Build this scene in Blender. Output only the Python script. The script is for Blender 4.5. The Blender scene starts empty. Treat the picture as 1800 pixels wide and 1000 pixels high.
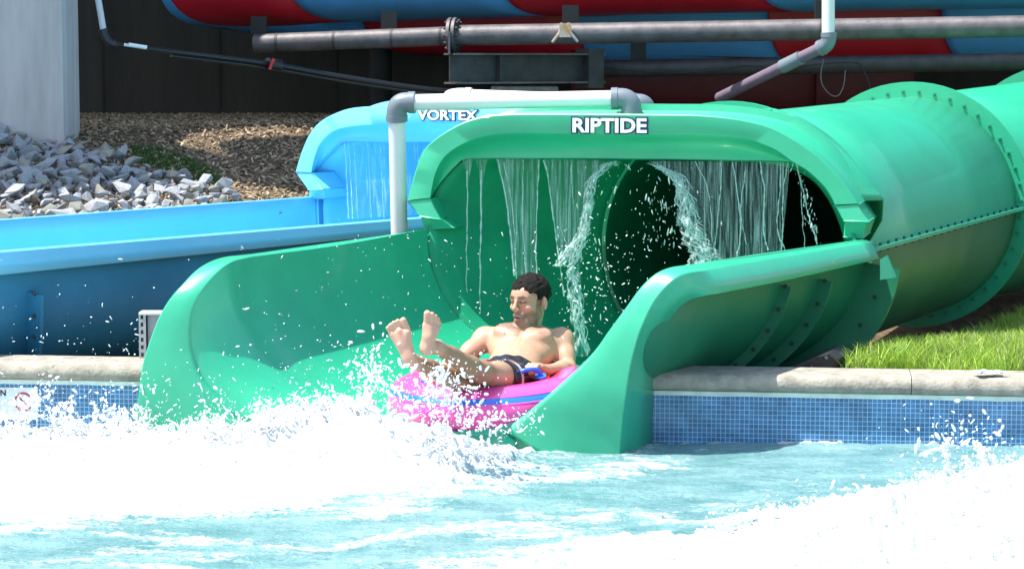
import bpy, bmesh, math, random
import numpy as np
from mathutils import Vector, Matrix, noise, Quaternion
random.seed(7); rng = np.random.default_rng(7)
scene = bpy.context.scene
COL = scene.collection
R = math.radians

# ---------------------------------------------------------------- camera
CAM = Vector((0, 0, 2.0)); F = 4200.0; PITCH = math.atan(397 / F)
cd = bpy.data.cameras.new('camera'); cam = bpy.data.objects.new('camera', cd); COL.objects.link(cam)
cam.location = CAM; cam.rotation_euler = (R(90) - PITCH, 0, 0)
cd.sensor_width = 36; cd.lens = 84; cd.clip_end = 500; cd.clip_start = 0.1
scene.camera = cam
CP, SP = math.cos(PITCH), math.sin(PITCH)
def ray(px, py):
    dx = (px - 900) / F; dy = (500 - py) / F
    return Vector((dx, CP + dy * SP, -SP + dy * CP))
def at(px, py, Y):
    d = ray(px, py); return CAM + d * (Y / d.y)
def atz(px, py, z):
    d = ray(px, py); return CAM + d * ((z - 2.0) / d.z)
def atplane(px, py, P0, n):
    d = ray(px, py); return CAM + d * ((P0 - CAM).dot(n) / d.dot(n))

# ---------------------------------------------------------------- helpers
def newobj(name, verts, faces, mat=None, parent=None, smooth=True, sharp=35, cols=None, colname='Col'):
    me = bpy.data.meshes.new(name)
    me.from_pydata([tuple(v) for v in verts], [], [tuple(f) for f in faces])
    if mat is not None:
        for m in (mat if isinstance(mat, (list, tuple)) else [mat]): me.materials.append(m)
    if smooth:
        me.shade_smooth()
        if sharp: me.set_sharp_from_angle(angle=R(sharp))
    if cols is not None:
        a = me.color_attributes.new(colname, 'FLOAT_COLOR', 'POINT')
        c = np.ones((len(verts), 4), np.float32); c[:, :3] = np.asarray(cols, np.float32).reshape(len(verts), -1)[:, :3]
        a.data.foreach_set('color', c.ravel())
    me.update()
    o = bpy.data.objects.new(name, me); COL.objects.link(o)
    if parent is not None: o.parent = parent
    return o
def fastobj(name, V, Fc, mat, parent=None, cols=None, smooth=True):
    """V (n,3) array, Fc (m,k) array of faces all with k corners"""
    me = bpy.data.meshes.new(name); n = len(V); m, k = Fc.shape
    me.vertices.add(n); me.vertices.foreach_set('co', np.asarray(V, np.float32).ravel())
    me.loops.add(m * k); me.loops.foreach_set('vertex_index', np.asarray(Fc, np.int32).ravel())
    me.polygons.add(m); me.polygons.foreach_set('loop_start', np.arange(0, m * k, k, dtype=np.int32))
    me.polygons.foreach_set('loop_total', np.full(m, k, np.int32))
    me.polygons.foreach_set('use_smooth', np.full(m, smooth))
    me.update(calc_edges=True); me.validate()
    if mat is not None: me.materials.append(mat)
    if cols is not None:
        a = me.color_attributes.new('Col', 'FLOAT_COLOR', 'POINT')
        c = np.ones((n, 4), np.float32); c[:, :3] = cols; a.data.foreach_set('color', c.ravel())
    o = bpy.data.objects.new(name, me); COL.objects.link(o)
    if parent is not None: o.parent = parent
    return o
def thing(name, label, cat, loc=(0, 0, 0), group=None):
    o = bpy.data.objects.new(name, None); COL.objects.link(o); o.location = loc
    o['label'] = label; o['category'] = cat
    if group: o['group'] = group
    o.empty_display_size = .2
    return o
def keep(o, parent):
    """parent a world-space mesh under an empty that sits at a location"""
    o.parent = parent; o.matrix_parent_inverse = Matrix.Translation(parent.location).inverted(); return o
def tag(o, label=None, cat=None, group=None, kind=None):
    if label: o['label'] = label
    if cat: o['category'] = cat
    if group: o['group'] = group
    if kind: o['kind'] = kind
    return o
class MB:
    def __init__(s): s.v = []; s.f = []
    def add(s, vs, fs):
        n = len(s.v); s.v += [Vector(v) for v in vs]; s.f += [tuple(i + n for i in f) for f in fs]; return s
    def box(s, c, size, rot=None):
        hx, hy, hz = [q / 2 for q in size]; c = Vector(c)
        vs = [Vector((x, y, z)) for x in (-hx, hx) for y in (-hy, hy) for z in (-hz, hz)]
        if rot is not None: vs = [rot @ v for v in vs]
        return s.add([c + v for v in vs], [(0, 1, 3, 2), (4, 6, 7, 5), (0, 4, 5, 1), (2, 3, 7, 6), (0, 2, 6, 4), (1, 5, 7, 3)])
    def tube(s, pts, rad, n=16, caps=True):
        pts = [Vector(p) for p in pts]; m = len(pts)
        rads = rad if isinstance(rad, (list, tuple)) else [rad] * m
        up = None; rings = []
        for i, p in enumerate(pts):
            t = (pts[min(i + 1, m - 1)] - pts[max(i - 1, 0)]).normalized()
            if up is None:
                up = Vector((0, 0, 1)) if abs(t.z) < .9 else Vector((1, 0, 0))
            a = (up - t * up.dot(t)).normalized(); b = t.cross(a); up = a
            rings.append([p + (a * math.cos(2 * math.pi * k / n) + b * math.sin(2 * math.pi * k / n)) * rads[i] for k in range(n)])
        vs = [v for r_ in rings for v in r_]; fs = []
        for i in range(m - 1):
            for k in range(n):
                fs.append((i * n + k, i * n + (k + 1) % n, (i + 1) * n + (k + 1) % n, (i + 1) * n + k))
        if caps: fs.append(tuple(range(n))[::-1]); fs.append(tuple((m - 1) * n + k for k in range(n)))
        return s.add(vs, fs)
    def disc(s, c, axis, r, th, n=20):
        a = Vector(axis).normalized(); return s.tube([Vector(c) - a * th / 2, Vector(c) + a * th / 2], r, n)
    def build(s, name, mat, parent=None, smooth=True, sharp=35):
        return newobj(name, s.v, s.f, mat, parent, smooth, sharp)
def arc_bend(p0, p1, p2, r, n=8):
    """points replacing corner p1 by a bend of radius r"""
    p0, p1, p2 = Vector(p0), Vector(p1), Vector(p2)
    a = (p0 - p1).normalized(); b = (p2 - p1).normalized(); A = p1 + a * r; B = p1 + b * r
    return [(A * (1 - t) ** 2 + p1 * 2 * t * (1 - t) + B * t * t) for t in [i / n for i in range(n + 1)]]
def catmull(pts, m, loop=False):
    """resample list of vectors with m points, Catmull-Rom, uniform in index"""
    P = [Vector(p) for p in pts]; n = len(P); out = []
    for i in range(m):
        t = i / (m - 1) * (n - 1); k = min(int(t), n - 2); u = t - k
        p0 = P[max(k - 1, 0)]; p1 = P[k]; p2 = P[k + 1]; p3 = P[min(k + 2, n - 1)]
        out.append(0.5 * ((2 * p1) + (p2 - p0) * u + (2 * p0 - 5 * p1 + 4 * p2 - p3) * u * u + (3 * p1 - p0 - 3 * p2 + p3) * u ** 3))
    return out
def arclen(pts, m):
    P = [Vector(p) for p in pts]; d = [0]
    for i in range(1, len(P)): d.append(d[-1] + (P[i] - P[i - 1]).length)
    out = []; k = 0
    for i in range(m):
        t = d[-1] * i / (m - 1)
        while k < len(P) - 2 and d[k + 1] < t: k += 1
        u = (t - d[k]) / max(d[k + 1] - d[k], 1e-9); out.append(P[k].lerp(P[k + 1], min(max(u, 0), 1)))
    return out
def loft(rows, closed=False):
    """rows: equal length lists of vectors"""
    n = len(rows[0]); vs = [v for r_ in rows for v in r_]; fs = []
    for i in range(len(rows) - 1):
        for k in range(n if closed else n - 1):
            fs.append((i * n + k, i * n + (k + 1) % n, (i + 1) * n + (k + 1) % n, (i + 1) * n + k))
    return vs, fs
def sst(a, b, x):
    t = min(max((x - a) / (b - a), 0), 1); return t * t * (3 - 2 * t)
def solid(o, th, off=0):
    m = o.modifiers.new('thick', 'SOLIDIFY'); m.thickness = th; m.offset = off; return o
def bevel(o, w=.004, seg=2):
    m = o.modifiers.new('bevel', 'BEVEL'); m.width = w; m.segments = seg; m.limit_method = 'ANGLE'; m.angle_limit = R(40); return o

def text_me(c):
    o = bpy.data.objects.new('t', c); COL.objects.link(o); bpy.context.view_layer.update()
    me = bpy.data.meshes.new_from_object(o.evaluated_get(bpy.context.evaluated_depsgraph_get())); bpy.data.objects.remove(o); return me
def text_mesh(c, name, m_):
    me = text_me(c); me.name = name; me.materials.clear(); me.materials.append(m_)
    o = bpy.data.objects.new(name, me); COL.objects.link(o); return o

# ---------------------------------------------------------------- materials
def mat(name, color, rough=.5, metal=0, coat=0, spec=.5, var=0, vscale=4, bump=0, bscale=40, col2=None, attr=False, vdetail=4, stretch=None, alpha=1):
    m = bpy.data.materials.new(name); m.use_nodes = True; nt = m.node_tree; N = nt.nodes; L = nt.links
    b = N['Principled BSDF']; b.inputs['Roughness'].default_value = rough; b.inputs['Metallic'].default_value = metal
    b.inputs['Coat Weight'].default_value = coat; b.inputs['Coat Roughness'].default_value = .08
    b.inputs['Specular IOR Level'].default_value = spec
    b.inputs['Base Color'].default_value = (*color, 1)
    tc = N.new('ShaderNodeTexCoord'); vec = tc.outputs['Object']
    if stretch:
        mp = N.new('ShaderNodeMapping'); mp.inputs['Scale'].default_value = stretch; L.new(vec, mp.inputs['Vector']); vec = mp.outputs['Vector']
    src = None
    if attr:
        a = N.new('ShaderNodeAttribute'); a.attribute_name = 'Col'; src = a.outputs['Color']
    if var or col2:
        n = N.new('ShaderNodeTexNoise'); n.inputs['Scale'].default_value = vscale; n.inputs['Detail'].default_value = vdetail; n.inputs['Roughness'].default_value = .6
        L.new(vec, n.inputs['Vector'])
        cr = N.new('ShaderNodeValToRGB'); L.new(n.outputs['Fac'], cr.inputs['Fac'])
        cr.color_ramp.elements[0].position = .3; cr.color_ramp.elements[1].position = .7
        c2 = col2 if col2 else tuple(min(1, c * (1 + var)) for c in color)
        c1 = color if col2 else tuple(c * (1 - var) for c in color)
        if attr:
            cr.color_ramp.elements[0].color = (1 - var,) * 3 + (1,); cr.color_ramp.elements[1].color = (1 + var,) * 3 + (1,)
            mx = N.new('ShaderNodeMix'); mx.data_type = 'RGBA'; mx.blend_type = 'MULTIPLY'; mx.inputs[0].default_value = 1
            L.new(src, mx.inputs[6]); L.new(cr.outputs['Color'], mx.inputs[7]); src = mx.outputs[2]
        else:
            cr.color_ramp.elements[0].color = (*c1, 1); cr.color_ramp.elements[1].color = (*c2, 1); src = cr.outputs['Color']
    if src is not None: L.new(src, b.inputs['Base Color'])
    if bump:
        n2 = N.new('ShaderNodeTexNoise'); n2.inputs['Scale'].default_value = bscale; n2.inputs['Detail'].default_value = 5
        L.new(vec, n2.inputs['Vector'])
        bp = N.new('ShaderNodeBump'); bp.inputs['Strength'].default_value = bump; bp.inputs['Distance'].default_value = .01
        L.new(n2.outputs['Fac'], bp.inputs['Height']); L.new(bp.outputs['Normal'], b.inputs['Normal'])
    if alpha < 1: b.inputs['Alpha'].default_value = alpha
    return m

GREEN = (.018, .40, .215)
M_green = mat('green_fibreglass', GREEN, .42, coat=.25, spec=.8, var=.08, vscale=3.2, bump=.06, bscale=22, vdetail=9)
M_green_out = mat('green_fibreglass_hull', (.012, .17, .085), .42, var=.12, vscale=3, bump=.05, bscale=30)  # raw outer side, with the shade of facing down put into its colour
BLUE = (.17, .60, .87)
M_blue = mat('blue_fibreglass', BLUE, .32, coat=.3, var=.05, vscale=2, bump=.03, bscale=9)
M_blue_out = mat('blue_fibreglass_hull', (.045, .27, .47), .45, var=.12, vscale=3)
M_red = mat('red_fibreglass', (.50, .010, .026), .45, var=.15, vscale=2)
M_sky = mat('blue_flume_gelcoat', (.075, .31, .66), .45, var=.12, vscale=2)
M_steel = mat('galvanised_steel', (.115, .105, .11), .55, metal=.35, var=.35, vscale=9, bump=.2, bscale=60, vdetail=8)
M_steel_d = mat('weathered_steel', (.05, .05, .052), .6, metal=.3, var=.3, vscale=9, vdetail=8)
M_rust = mat('scorched_weld', (.55, .5, .5), .5, metal=.2, col2=(.5, .25, .08), vscale=14)
M_pvc = mat('white_pvc', (.72, .74, .74), .35, var=.03, vscale=3)
M_grey = mat('grey_pvc', (.16, .19, .22), .4, var=.08, vscale=5)
M_black = mat('black_plastic', (.012, .013, .016), .4)
M_redp = mat('red_plastic', (.6, .02, .02), .4)
M_conc = mat('pale_concrete', (.50, .45, .44), .85, var=.22, vscale=1.6, bump=.25, bscale=30, stretch=(3, 3, .35), vdetail=7)
M_wall = mat('dark_formed_concrete', (.05, .043, .037), .9, var=.3, vscale=1.5, bump=.3, bscale=30, stretch=(2.5, 2.5, .3), vdetail=7)
M_cope = mat('coping_concrete', (.31, .285, .235), .85, var=.34, vscale=11, bump=.6, bscale=60, vdetail=10)
M_grout = mat('grout_line', (.6, .72, .66), .8, var=.15, vscale=10)
M_bolt = mat('steel_bolt', (.2, .22, .2), .4, metal=.8)
M_boltg = mat('painted_bolt', (.03, .30, .19), .35)
M_boltd = mat('dark_bolt', (.02, .06, .05), .5)

# world and sun
TOSUN = Vector((-0.42, -0.07, 0.90)).normalized()
w = bpy.data.worlds.new('World'); scene.world = w; w.use_nodes = True
nt = w.node_tree; bg = nt.nodes['Background']; sk = nt.nodes.new('ShaderNodeTexSky')
sk.sky_type = 'NISHITA'; sk.sun_disc = False; sk.sun_elevation = math.asin(TOSUN.z)
sk.sun_rotation = math.atan2(TOSUN.x, TOSUN.y); sk.air_density = 1.2; sk.dust_density = 1.5
nt.links.new(sk.outputs[0], bg.inputs[0]); bg.inputs[1].default_value = .14
sd = bpy.data.lights.new('sun', 'SUN'); sd.energy = 4.2; sd.angle = R(.55); sd.color = (1, .96, .88)
so = bpy.data.objects.new('sun', sd); COL.objects.link(so); so.location = (-6, 0, 14)
so.rotation_euler = TOSUN.to_track_quat('Z', 'Y').to_euler()
scene.view_settings.view_transform = 'Standard'; scene.view_settings.look = 'None'
scene.view_settings.exposure = 1.1; scene.view_settings.gamma = 1
scene.render.engine = 'CYCLES'
def settle(root, loc):
    loc = Vector(loc); root.location = loc
    for c in root.children:
        c.matrix_parent_inverse = Matrix.Translation(-loc)
def strip(name, rowsets, mat_, parent, th=.012, sharp=40, off=0):
    vs, fs = loft(rowsets); o = newobj(name, vs, fs, mat_, parent, True, sharp)
    if th: solid(o, th, off)
    return o
def bolt_copies(pts, axis, r, h, m_, parent, n=8):
    mb = MB(); axis = Vector(axis).normalized(); mb.tube([axis * 0, axis * h * .35], r * 1.7, n + 2); mb.tube([axis * h * .35, axis * h], [r, r * .85], n)
    first = mb.build('bolt', m_, parent); first.location = pts[0]
    for p in pts[1:]:
        o = first.copy(); COL.objects.link(o); o.location = p; o.parent = parent

def trough(name, Lr, Rr, floor, nu, mat_, parent, e=.72, nv=56, th=.03, flare=None):
    """U shaped shell between the left and the right rail; floor = list of floor heights"""
    m = len(Lr); rows = []
    for i in range(m):
        L, Rr_ = Lr[i], Rr[i]; zf = floor[i]; row = []
        for k in range(nv + 1):
            th_ = math.pi * k / nv
            c = -math.cos(th_); s = math.sin(th_)
            c = math.copysign(abs(c) ** e, c); s = abs(s) ** e
            p = L.lerp(Rr_, (c + 1) / 2); rim = p.z
            row.append(Vector((p.x, p.y, rim - max(rim - zf, .004) * s)))
        rows.append(row)
    vs, fs = loft(rows)
    fs = [f[::-1] for f in fs]
    o = newobj(name, vs, fs, mat_, parent, True, 50)
    if th: solid(o, th, -1)
    return o, rows

# ================================================================= GREEN SLIDE
G = thing('water_slide', 'green fibreglass water slide with closed tube and wide flared mouth, carrying white lettering', 'water slide')
def rail(tab): return [at(*t) for t in tab]
RI = rail([(1515, 421, 13.85), (1350, 444, 13.0), (1225, 463, 12.3), (1169, 473, 12.1), (1133, 498, 12.05), (1098, 544, 12.04), (1070, 582, 12.04), (1044, 618, 12.04), (1005, 657, 12.04), (960, 697, 12.04), (920, 730, 12.05), (884, 758, 12.05)])
RC = rail([(1533, 425, 13.80), (1372, 452, 12.94), (1255, 472, 12.22), (1196, 484, 12.02), (1155, 523, 11.99), (1128, 575, 11.98), (1116, 612, 11.98), (1107, 650, 11.98), (1100, 695, 11.98), (1094, 735, 12.0), (1089, 790, 12.02), (1083, 880, 12.02)])
RO = rail([(1545, 455, 13.76), (1392, 490, 12.91), (1275, 513, 12.2), (1213, 527, 12.09), (1187, 549, 12.12), (1170, 577, 12.22), (1160, 607, 12.34), (1153, 640, 12.42), (1149, 690, 12.42), (1147, 735, 12.42), (1146, 790, 12.42), (1145, 880, 12.42)])
LI = rail([(752, 402, 14.5), (600, 431, 13.6), (480, 447, 12.95), (432, 454, 12.7), (399, 466, 12.5), (362, 504, 12.38), (341, 541, 12.33), (335, 582, 12.31), (340, 624, 12.30), (358, 666, 12.29), (396, 706, 12.28), (460, 758, 12.27)])
LO = rail([(741, 405, 14.53), (590, 425, 13.63), (450, 445, 12.97), (388, 453, 12.72), (350, 471, 12.5), (315, 507, 12.37), (284, 549, 12.32), (264, 598, 12.30), (250, 645, 12.29), (243, 700, 12.28), (240, 750, 12.28), (238, 860, 12.28)])
NR = 64
LI_, RI_, RC_, RO_, LO_ = [catmull(a, NR) for a in (LI, RI, RC, RO, LO)]
fl = []
for i in range(NR):
    t = i / (NR - 1) * 11
    zmin = min(LI_[i].z, RI_[i].z)
    base = .06 if t < 3 else .06
    fl.append(min(base + .02, zmin - .003) if t < 10.9 else zmin)
# dark seam-free trough
tr, rows = trough('flume', LI_, RI_, fl, 0, M_green, G, e=.88, th=0)
hrow = []
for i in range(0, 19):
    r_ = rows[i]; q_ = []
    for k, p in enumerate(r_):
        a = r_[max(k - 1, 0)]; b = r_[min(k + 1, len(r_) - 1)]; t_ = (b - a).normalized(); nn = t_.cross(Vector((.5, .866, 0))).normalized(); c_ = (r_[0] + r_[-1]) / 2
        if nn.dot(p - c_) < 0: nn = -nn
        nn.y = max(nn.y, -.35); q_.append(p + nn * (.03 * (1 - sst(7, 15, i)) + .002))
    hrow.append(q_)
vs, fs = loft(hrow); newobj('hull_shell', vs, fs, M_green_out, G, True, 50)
# flare below the floor edge at the mouth
end = [rows[-1][0] + Vector((-.12, 0, -.02))] + rows[-1] + [rows[-1][-1] + Vector((.06, .02, -.03))]; flr = [end, [p + Vector((0, -.05, -.035)) for p in end], [p + Vector((0, -.08, -.14)) for p in end], [p + Vector((0, -.09, -.35)) for p in end]]
vs, fs = loft(flr); newobj('mouth_lip', vs, fs, M_green, G, True, 60)
mb = MB(); ce = rows[-1][-1]; mb.box(ce + Vector((-.02, .03, -.29)), (.50, .03, .5)); mb.box(ce + Vector((.2, .14, -.33)), (.7, .03, .5)); mb.build('sill_plate', M_green, G, False)
# right flange: face then skirt, soft crease
def flange(name, A, B, C, parent, m_, bulge=.012, th=.014, flip=False):
    rows_ = []
    for a, b, c in zip(A, B, C):
        u = (b - a); v = (c - b)
        row = [a]
        bu = min(bulge, u.length * .04)
        row.append(a.lerp(b, .08) + Vector((0, -bu * .5, bu * .5)))
        mid = a.lerp(b, .5); row.append(mid + Vector((0, -bu, bu * .5)))
        row.append(b - u.normalized() * min(.005, u.length * .2)); row.append(b + v.normalized() * .005)
        row.append(b.lerp(c, .5)); row.append(c)
        rows_.append(row)
    vs, fs = loft(rows_); fs = fs if flip else [f[::-1] for f in fs]
    o = newobj(name, vs, fs, m_, parent, True, 28); solid(o, th, -1); return o
flange('rim_flange', RI_, RC_, RO_, G, M_green)
LS_ = []
for i in range(NR):
    t = i / (NR - 1) * 11; k = sst(2.5, 5.5, t)
    p = LO_[i]
    LS_.append(p + Vector((-.03 - .02 * k, .02 + .42 * k, -.12 + .1 * k)))
flange('rim_flange', LI_, LO_, LS_, G, M_green, flip=True)

# hull ribs (external bolted flanges) on the right exterior
def hull_row(i, nv=56):
    return rows[i]
def rib(parent, i, lo, hi, out, th, name='hull_flange', nb=13):
    base = [rows[i][k] for k in range(lo, hi)]
    nrm = []
    cen = (rows[i][28] + Vector((0, 0, .55)))
    for k, p in enumerate(base):
        a = base[max(k - 1, 0)]; b = base[min(k + 1, len(base) - 1)]; t = (b - a).normalized()
        ax = Vector((.5, .866, 0)); n = t.cross(ax).normalized()
        if n.dot(p - cen) < 0: n = -n
        nrm.append(n)
    ax = Vector((.5, .866, 0))
    A = [p + n * .02 for p, n in zip(base, nrm)]; B = [p + n * out for p, n in zip(base, nrm)]
    rws = [[a - ax * th, b - ax * th, b + ax * th, a + ax * th] for a, b in zip(A, B)]
    vs, fs = loft(rws, True); o = newobj(name, vs, fs, M_green_out, parent, True, 40)
    bolt_copies(arclen([a.lerp(b, .55) - ax * th for a, b in zip(A, B)], nb), -ax, .0075, .016, M_boltd, o)
    return o
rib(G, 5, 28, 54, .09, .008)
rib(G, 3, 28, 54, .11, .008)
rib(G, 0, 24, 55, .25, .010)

# ---------------- hood builder
def bez(pts, n=48): return arclen(catmull(pts, len(pts) * 8), n)
def build_hood(parent, P0, dirv, back, outer, crease, lip, m_, depth=.30, rear_out=.055, lipback=.10, rear_px=None, N=72, prof=True):
    """arch hood standing on the rims; outer/crease/lip are outlines in its own front plane"""
    dirv = dirv.normalized(); n = Vector((dirv.y, -dirv.x, 0)).normalized()
    if n.dot(back) > 0: n = -n        # n faces the viewer
    O = bez([atplane(x, y, P0, n) for x, y in outer], N)
    Cc = bez([atplane(x, y, P0, n) for x, y in crease], N)
    Lp = bez([atplane(x, y, P0 - n * lipback, n) for x, y in lip], N)
    hood = None
    # outward direction in plane for every outline point
    cen = sum(O, Vector()) / N; cen.z = min(p.z for p in O)
    outw = []
    for i, p in enumerate(O):
        a = O[max(i - 1, 0)]; b = O[min(i + 1, N - 1)]; t = (b - a).normalized(); q = t.cross(n).normalized()
        if q.dot(p - cen) < 0: q = -q
        outw.append(q)
    rows_ = []
    for i in range(N):
        o_, c_, l_, q = O[i], Cc[i], Lp[i], outw[i]
        bk = back.normalized() / abs(back.normalized().dot(n)); lf = sst(.12, .42, i / N) * .9 + .1; e_ = sst(.76, 1, i / N) * .75
        bk = bk * (1 - e_) - n * e_; lf *= 1 - .9 * sst(.82, .98, i / N)
        r_ = [l_ - n * .06 + q * .004, l_ - n * .03, l_]
        for s in (.2, .4, .6, .8):                       # concave fillet under the face
            r_.append(l_.lerp(c_, s) - n * (.028 * math.sin(math.pi * s)) * 1.0 + q * .0)
        r_ += [c_ + (l_ - c_).normalized() * .004, c_, o_.lerp(c_, .06), o_ - n * .006, o_ - n * .02 + q * .0, o_ + bk * .14 - q * .012, o_ + bk * (depth - .03) - q * .006, o_ + bk * depth + q * .015 * lf,
               o_ + bk * (depth + .01) + q * rear_out * lf, o_ + bk * (depth + .028) + q * rear_out * lf, o_ + bk * (depth + .03) - q * .02]
        rows_.append(r_)
    vs, fs = loft(rows_)
    fs = fs + [tuple(range(len(rows_[0]))), tuple(((N - 1) * len(rows_[0]) + k) for k in range(len(rows_[0])))[::-1]]
    hood = newobj('hood', vs, fs, m_, parent, True, 38)
    return hood, O, Cc, Lp, n, outw

gP0 = LO[0].copy(); gP0.z = 0; gdir = Vector((2.615, -.65, 0)); GB = Vector((.454, .891, 0))
g_outer = [(716, 352), (725, 318), (740, 272), (757, 251), (780, 234), (812, 216), (848, 205), (885, 201), (940, 200), (1020, 200), (1140, 201), (1220, 202), (1280, 207), (1325, 215), (1358, 225), (1400, 248), (1432, 270), (1460, 296), (1487, 327), (1508, 358)]
g_crease = [(756, 348), (760, 325), (766, 302), (780, 277), (804, 258), (840, 242), (884, 235), (940, 234), (1020, 235), (1140, 236), (1220, 236), (1268, 237), (1308, 242), (1338, 252), (1365, 264), (1396, 286), (1420, 300), (1447, 325), (1460, 343), (1468, 360)]
g_lip = [(757, 347), (764, 334), (776, 318), (790, 302), (804, 288), (816, 280), (860, 278), (940, 278), (1020, 278), (1140, 279), (1220, 280), (1268, 281), (1320, 282), (1360, 283), (1392, 285), (1406, 292), (1420, 301), (1447, 326), (1460, 344), (1468, 361)]
hood, gO, gC, gL, gn, gq = build_hood(G, gP0, gdir, GB, g_outer, g_crease, g_lip, M_green, depth=.30)

def foot(px_top, px_bot, px_base, P0, n, m_, parent, depth=.26, name='hood_foot'):
    """tapering block under the end of a hood: top quad edge, lower edge and base edge given in the front plane"""
    T = [atplane(x, y, P0, n) for x, y in px_top]; B = [atplane(x, y, P0 + n * .012, n) for x, y in px_bot]; S = [atplane(x, y, P0 - n * .03, n) for x, y in px_base]
    mb = MB(); r_ = []
    for a, b in (T, B, S):
        r_.append([a, b, b - n * depth, a - n * depth])
    for q in (r_[0:2], r_[1:3]):
        if q[0] is r_[1]: q = [[p - n * .01 + Vector((0, 0, .004)) for p in q[0]], q[1]]
        vs, fs = loft(q, True); mb.add(vs, fs + [(0, 1, 2, 3), (7, 6, 5, 4)])
    o = mb.build(name, m_, parent, True, 30); bevel(o, .006, 2); return o
foot([(715, 353), (757, 349)], [(738, 381), (774, 386)], [(746, 404), (800, 402)], gP0, gn, M_green, hood)
foot([(1467, 362), (1509, 359)], [(1484, 389), (1527, 390)], [(1483, 417), (1516, 419)], gP0, gn, M_green, hood, depth=.46)

# rear rim flange of the hood standing proud behind the arch, offset back along the axis
def rear_flange(parent, O, outw, n, off, grow, wdt, m_, name='rear_flange', i0=0, i1=None):
    i1 = i1 or len(O)
    A = [O[i] + off + outw[i] * (grow if i > len(O) * .35 else grow * .0 - .03) for i in range(i0, i1)]; B = [O[i] + off + outw[i] * (grow - wdt) for i in range(i0, i1)]
    rws = [[a, a - n * .016, b - n * .016, b] for a, b in zip(A, B)]
    vs, fs = loft(rws, True); o = newobj(name, vs, fs + [(0, 1, 2, 3)], m_, parent, True, 30); return o
off = GB * .36 + Vector((.03, 0, 0))
# lettering
def lettering(txt, p_left, p_right, hgt, n, parent, fwd=.004, thin=.0):
    d = (p_right - p_left); up = Vector((0, 0, 1)); xdir = d.normalized(); zdir = xdir.cross(up).normalized()
    if zdir.dot(n) < 0: zdir = -zdir
    ydir = zdir.cross(xdir).normalized()
    Mx = Matrix((xdir, ydir, zdir)).transposed().to_4x4()
    outs = []
    for kind, offs, ext, mt in (('lettering_outline', .0125, .0015, M_navy), ('lettering', .004, .003, M_letter)):
        c = bpy.data.curves.new(kind, 'FONT'); c.body = txt; c.size = 1; c.offset = 0; c.resolution_u = 3
        wd = max(v.co.x for v in text_me(c).vertices); hh = .73
        sx = d.length / wd; sy = hgt / hh
        c.offset = offs / ((sx + sy) / 2) * hgt / .085; c.extrude = ext / sy
        o = text_mesh(c, kind, mt)
        o.matrix_world = Matrix.Translation(p_left + n * fwd * (1 if kind != 'lettering' else 1.6)) @ Mx @ Matrix.Diagonal((sx, sy, sy, 1))
        outs.append(o); o.parent = parent
    return outs
M_letter = mat('white_vinyl_letter', (.8, .84, .88), .5, var=.02)
M_navy = mat('navy_vinyl_outline', (.015, .03, .09), .5, var=.02)
gT = gP0
pl = atplane(1005, 232, gT, gn); pr = atplane(1136, 233, gT, gn)
lettering('RIPTIDE', pl, pr, (atplane(1005, 207, gT, gn) - pl).length, gn, hood)

# ---------------- transition to the tube and tube itself
C1 = Vector((1.33, 15.06, .80)); RT = .83
C2 = Vector((3.10, 18.57, .865)); AX = (C2 - C1).normalized(); SX = Vector((AX.y, -AX.x, 0)).normalized(); UP = SX.cross(AX) * 1.0
if UP.z < 0: UP = -UP
def ring(c, r, n=72, a0=0.0, rx=None):
    return [c + SX * math.cos(a0 + 2 * math.pi * k / n) * (rx or r) + UP * math.sin(a0 + 2 * math.pi * k / n) * r for k in range(n)]
# hood loop: from the left rim up over the arch to the right rim, then down around the floor
NL = 72
arch = arclen([p - gn * .05 for p in gL], 41)
lowU = [rows[0][k] for k in range(len(rows[0]) - 1, -1, -1)]
lowU = [p + gn * .012 + Vector((0, 0, -.008)) for p in lowU]
lowU = arclen(lowU, 41)
# cap the seam with rim points
loop = arch[:-1] + [arch[-1].lerp(lowU[0], .5)] + lowU[0:-1][1:] + [lowU[-1].lerp(arch[0], .5)]
loop = loop
n_loop = len(loop)
# circle points matched by angle share: arch -> upper half (pi..0), U -> lower half (0..-pi)
angs = []
na = len(arch)
for k in range(n_loop):
    if k < na: angs.append(math.pi * (1 - k / (na - 1)) )
    else: angs.append(-math.pi * (k - na + 1) / (n_loop - na + 1))
circ = [C1 + SX * math.cos(a) * RT + UP * math.sin(a) * RT for a in angs]
trs = []
for s in [i / 12 for i in range(13)]:
    w_ = s * s * (3 - 2 * s) * .55 + s * .45
    trs.append([a.lerp(b, w_) * 1.0 + (AX * 0) for a, b in zip(loop, circ)])
vs, fs = loft(trs, True)
M_chamber = mat('green_chamber_shade', (.010, .29, .15), .6, spec=.3, var=.14, vscale=3, vdetail=8)  # cavity shade put into a darker copy of the slide green
to = newobj('hood_chamber', vs, fs, M_chamber, G, True, 50); solid(to, .02, 0)
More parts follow.
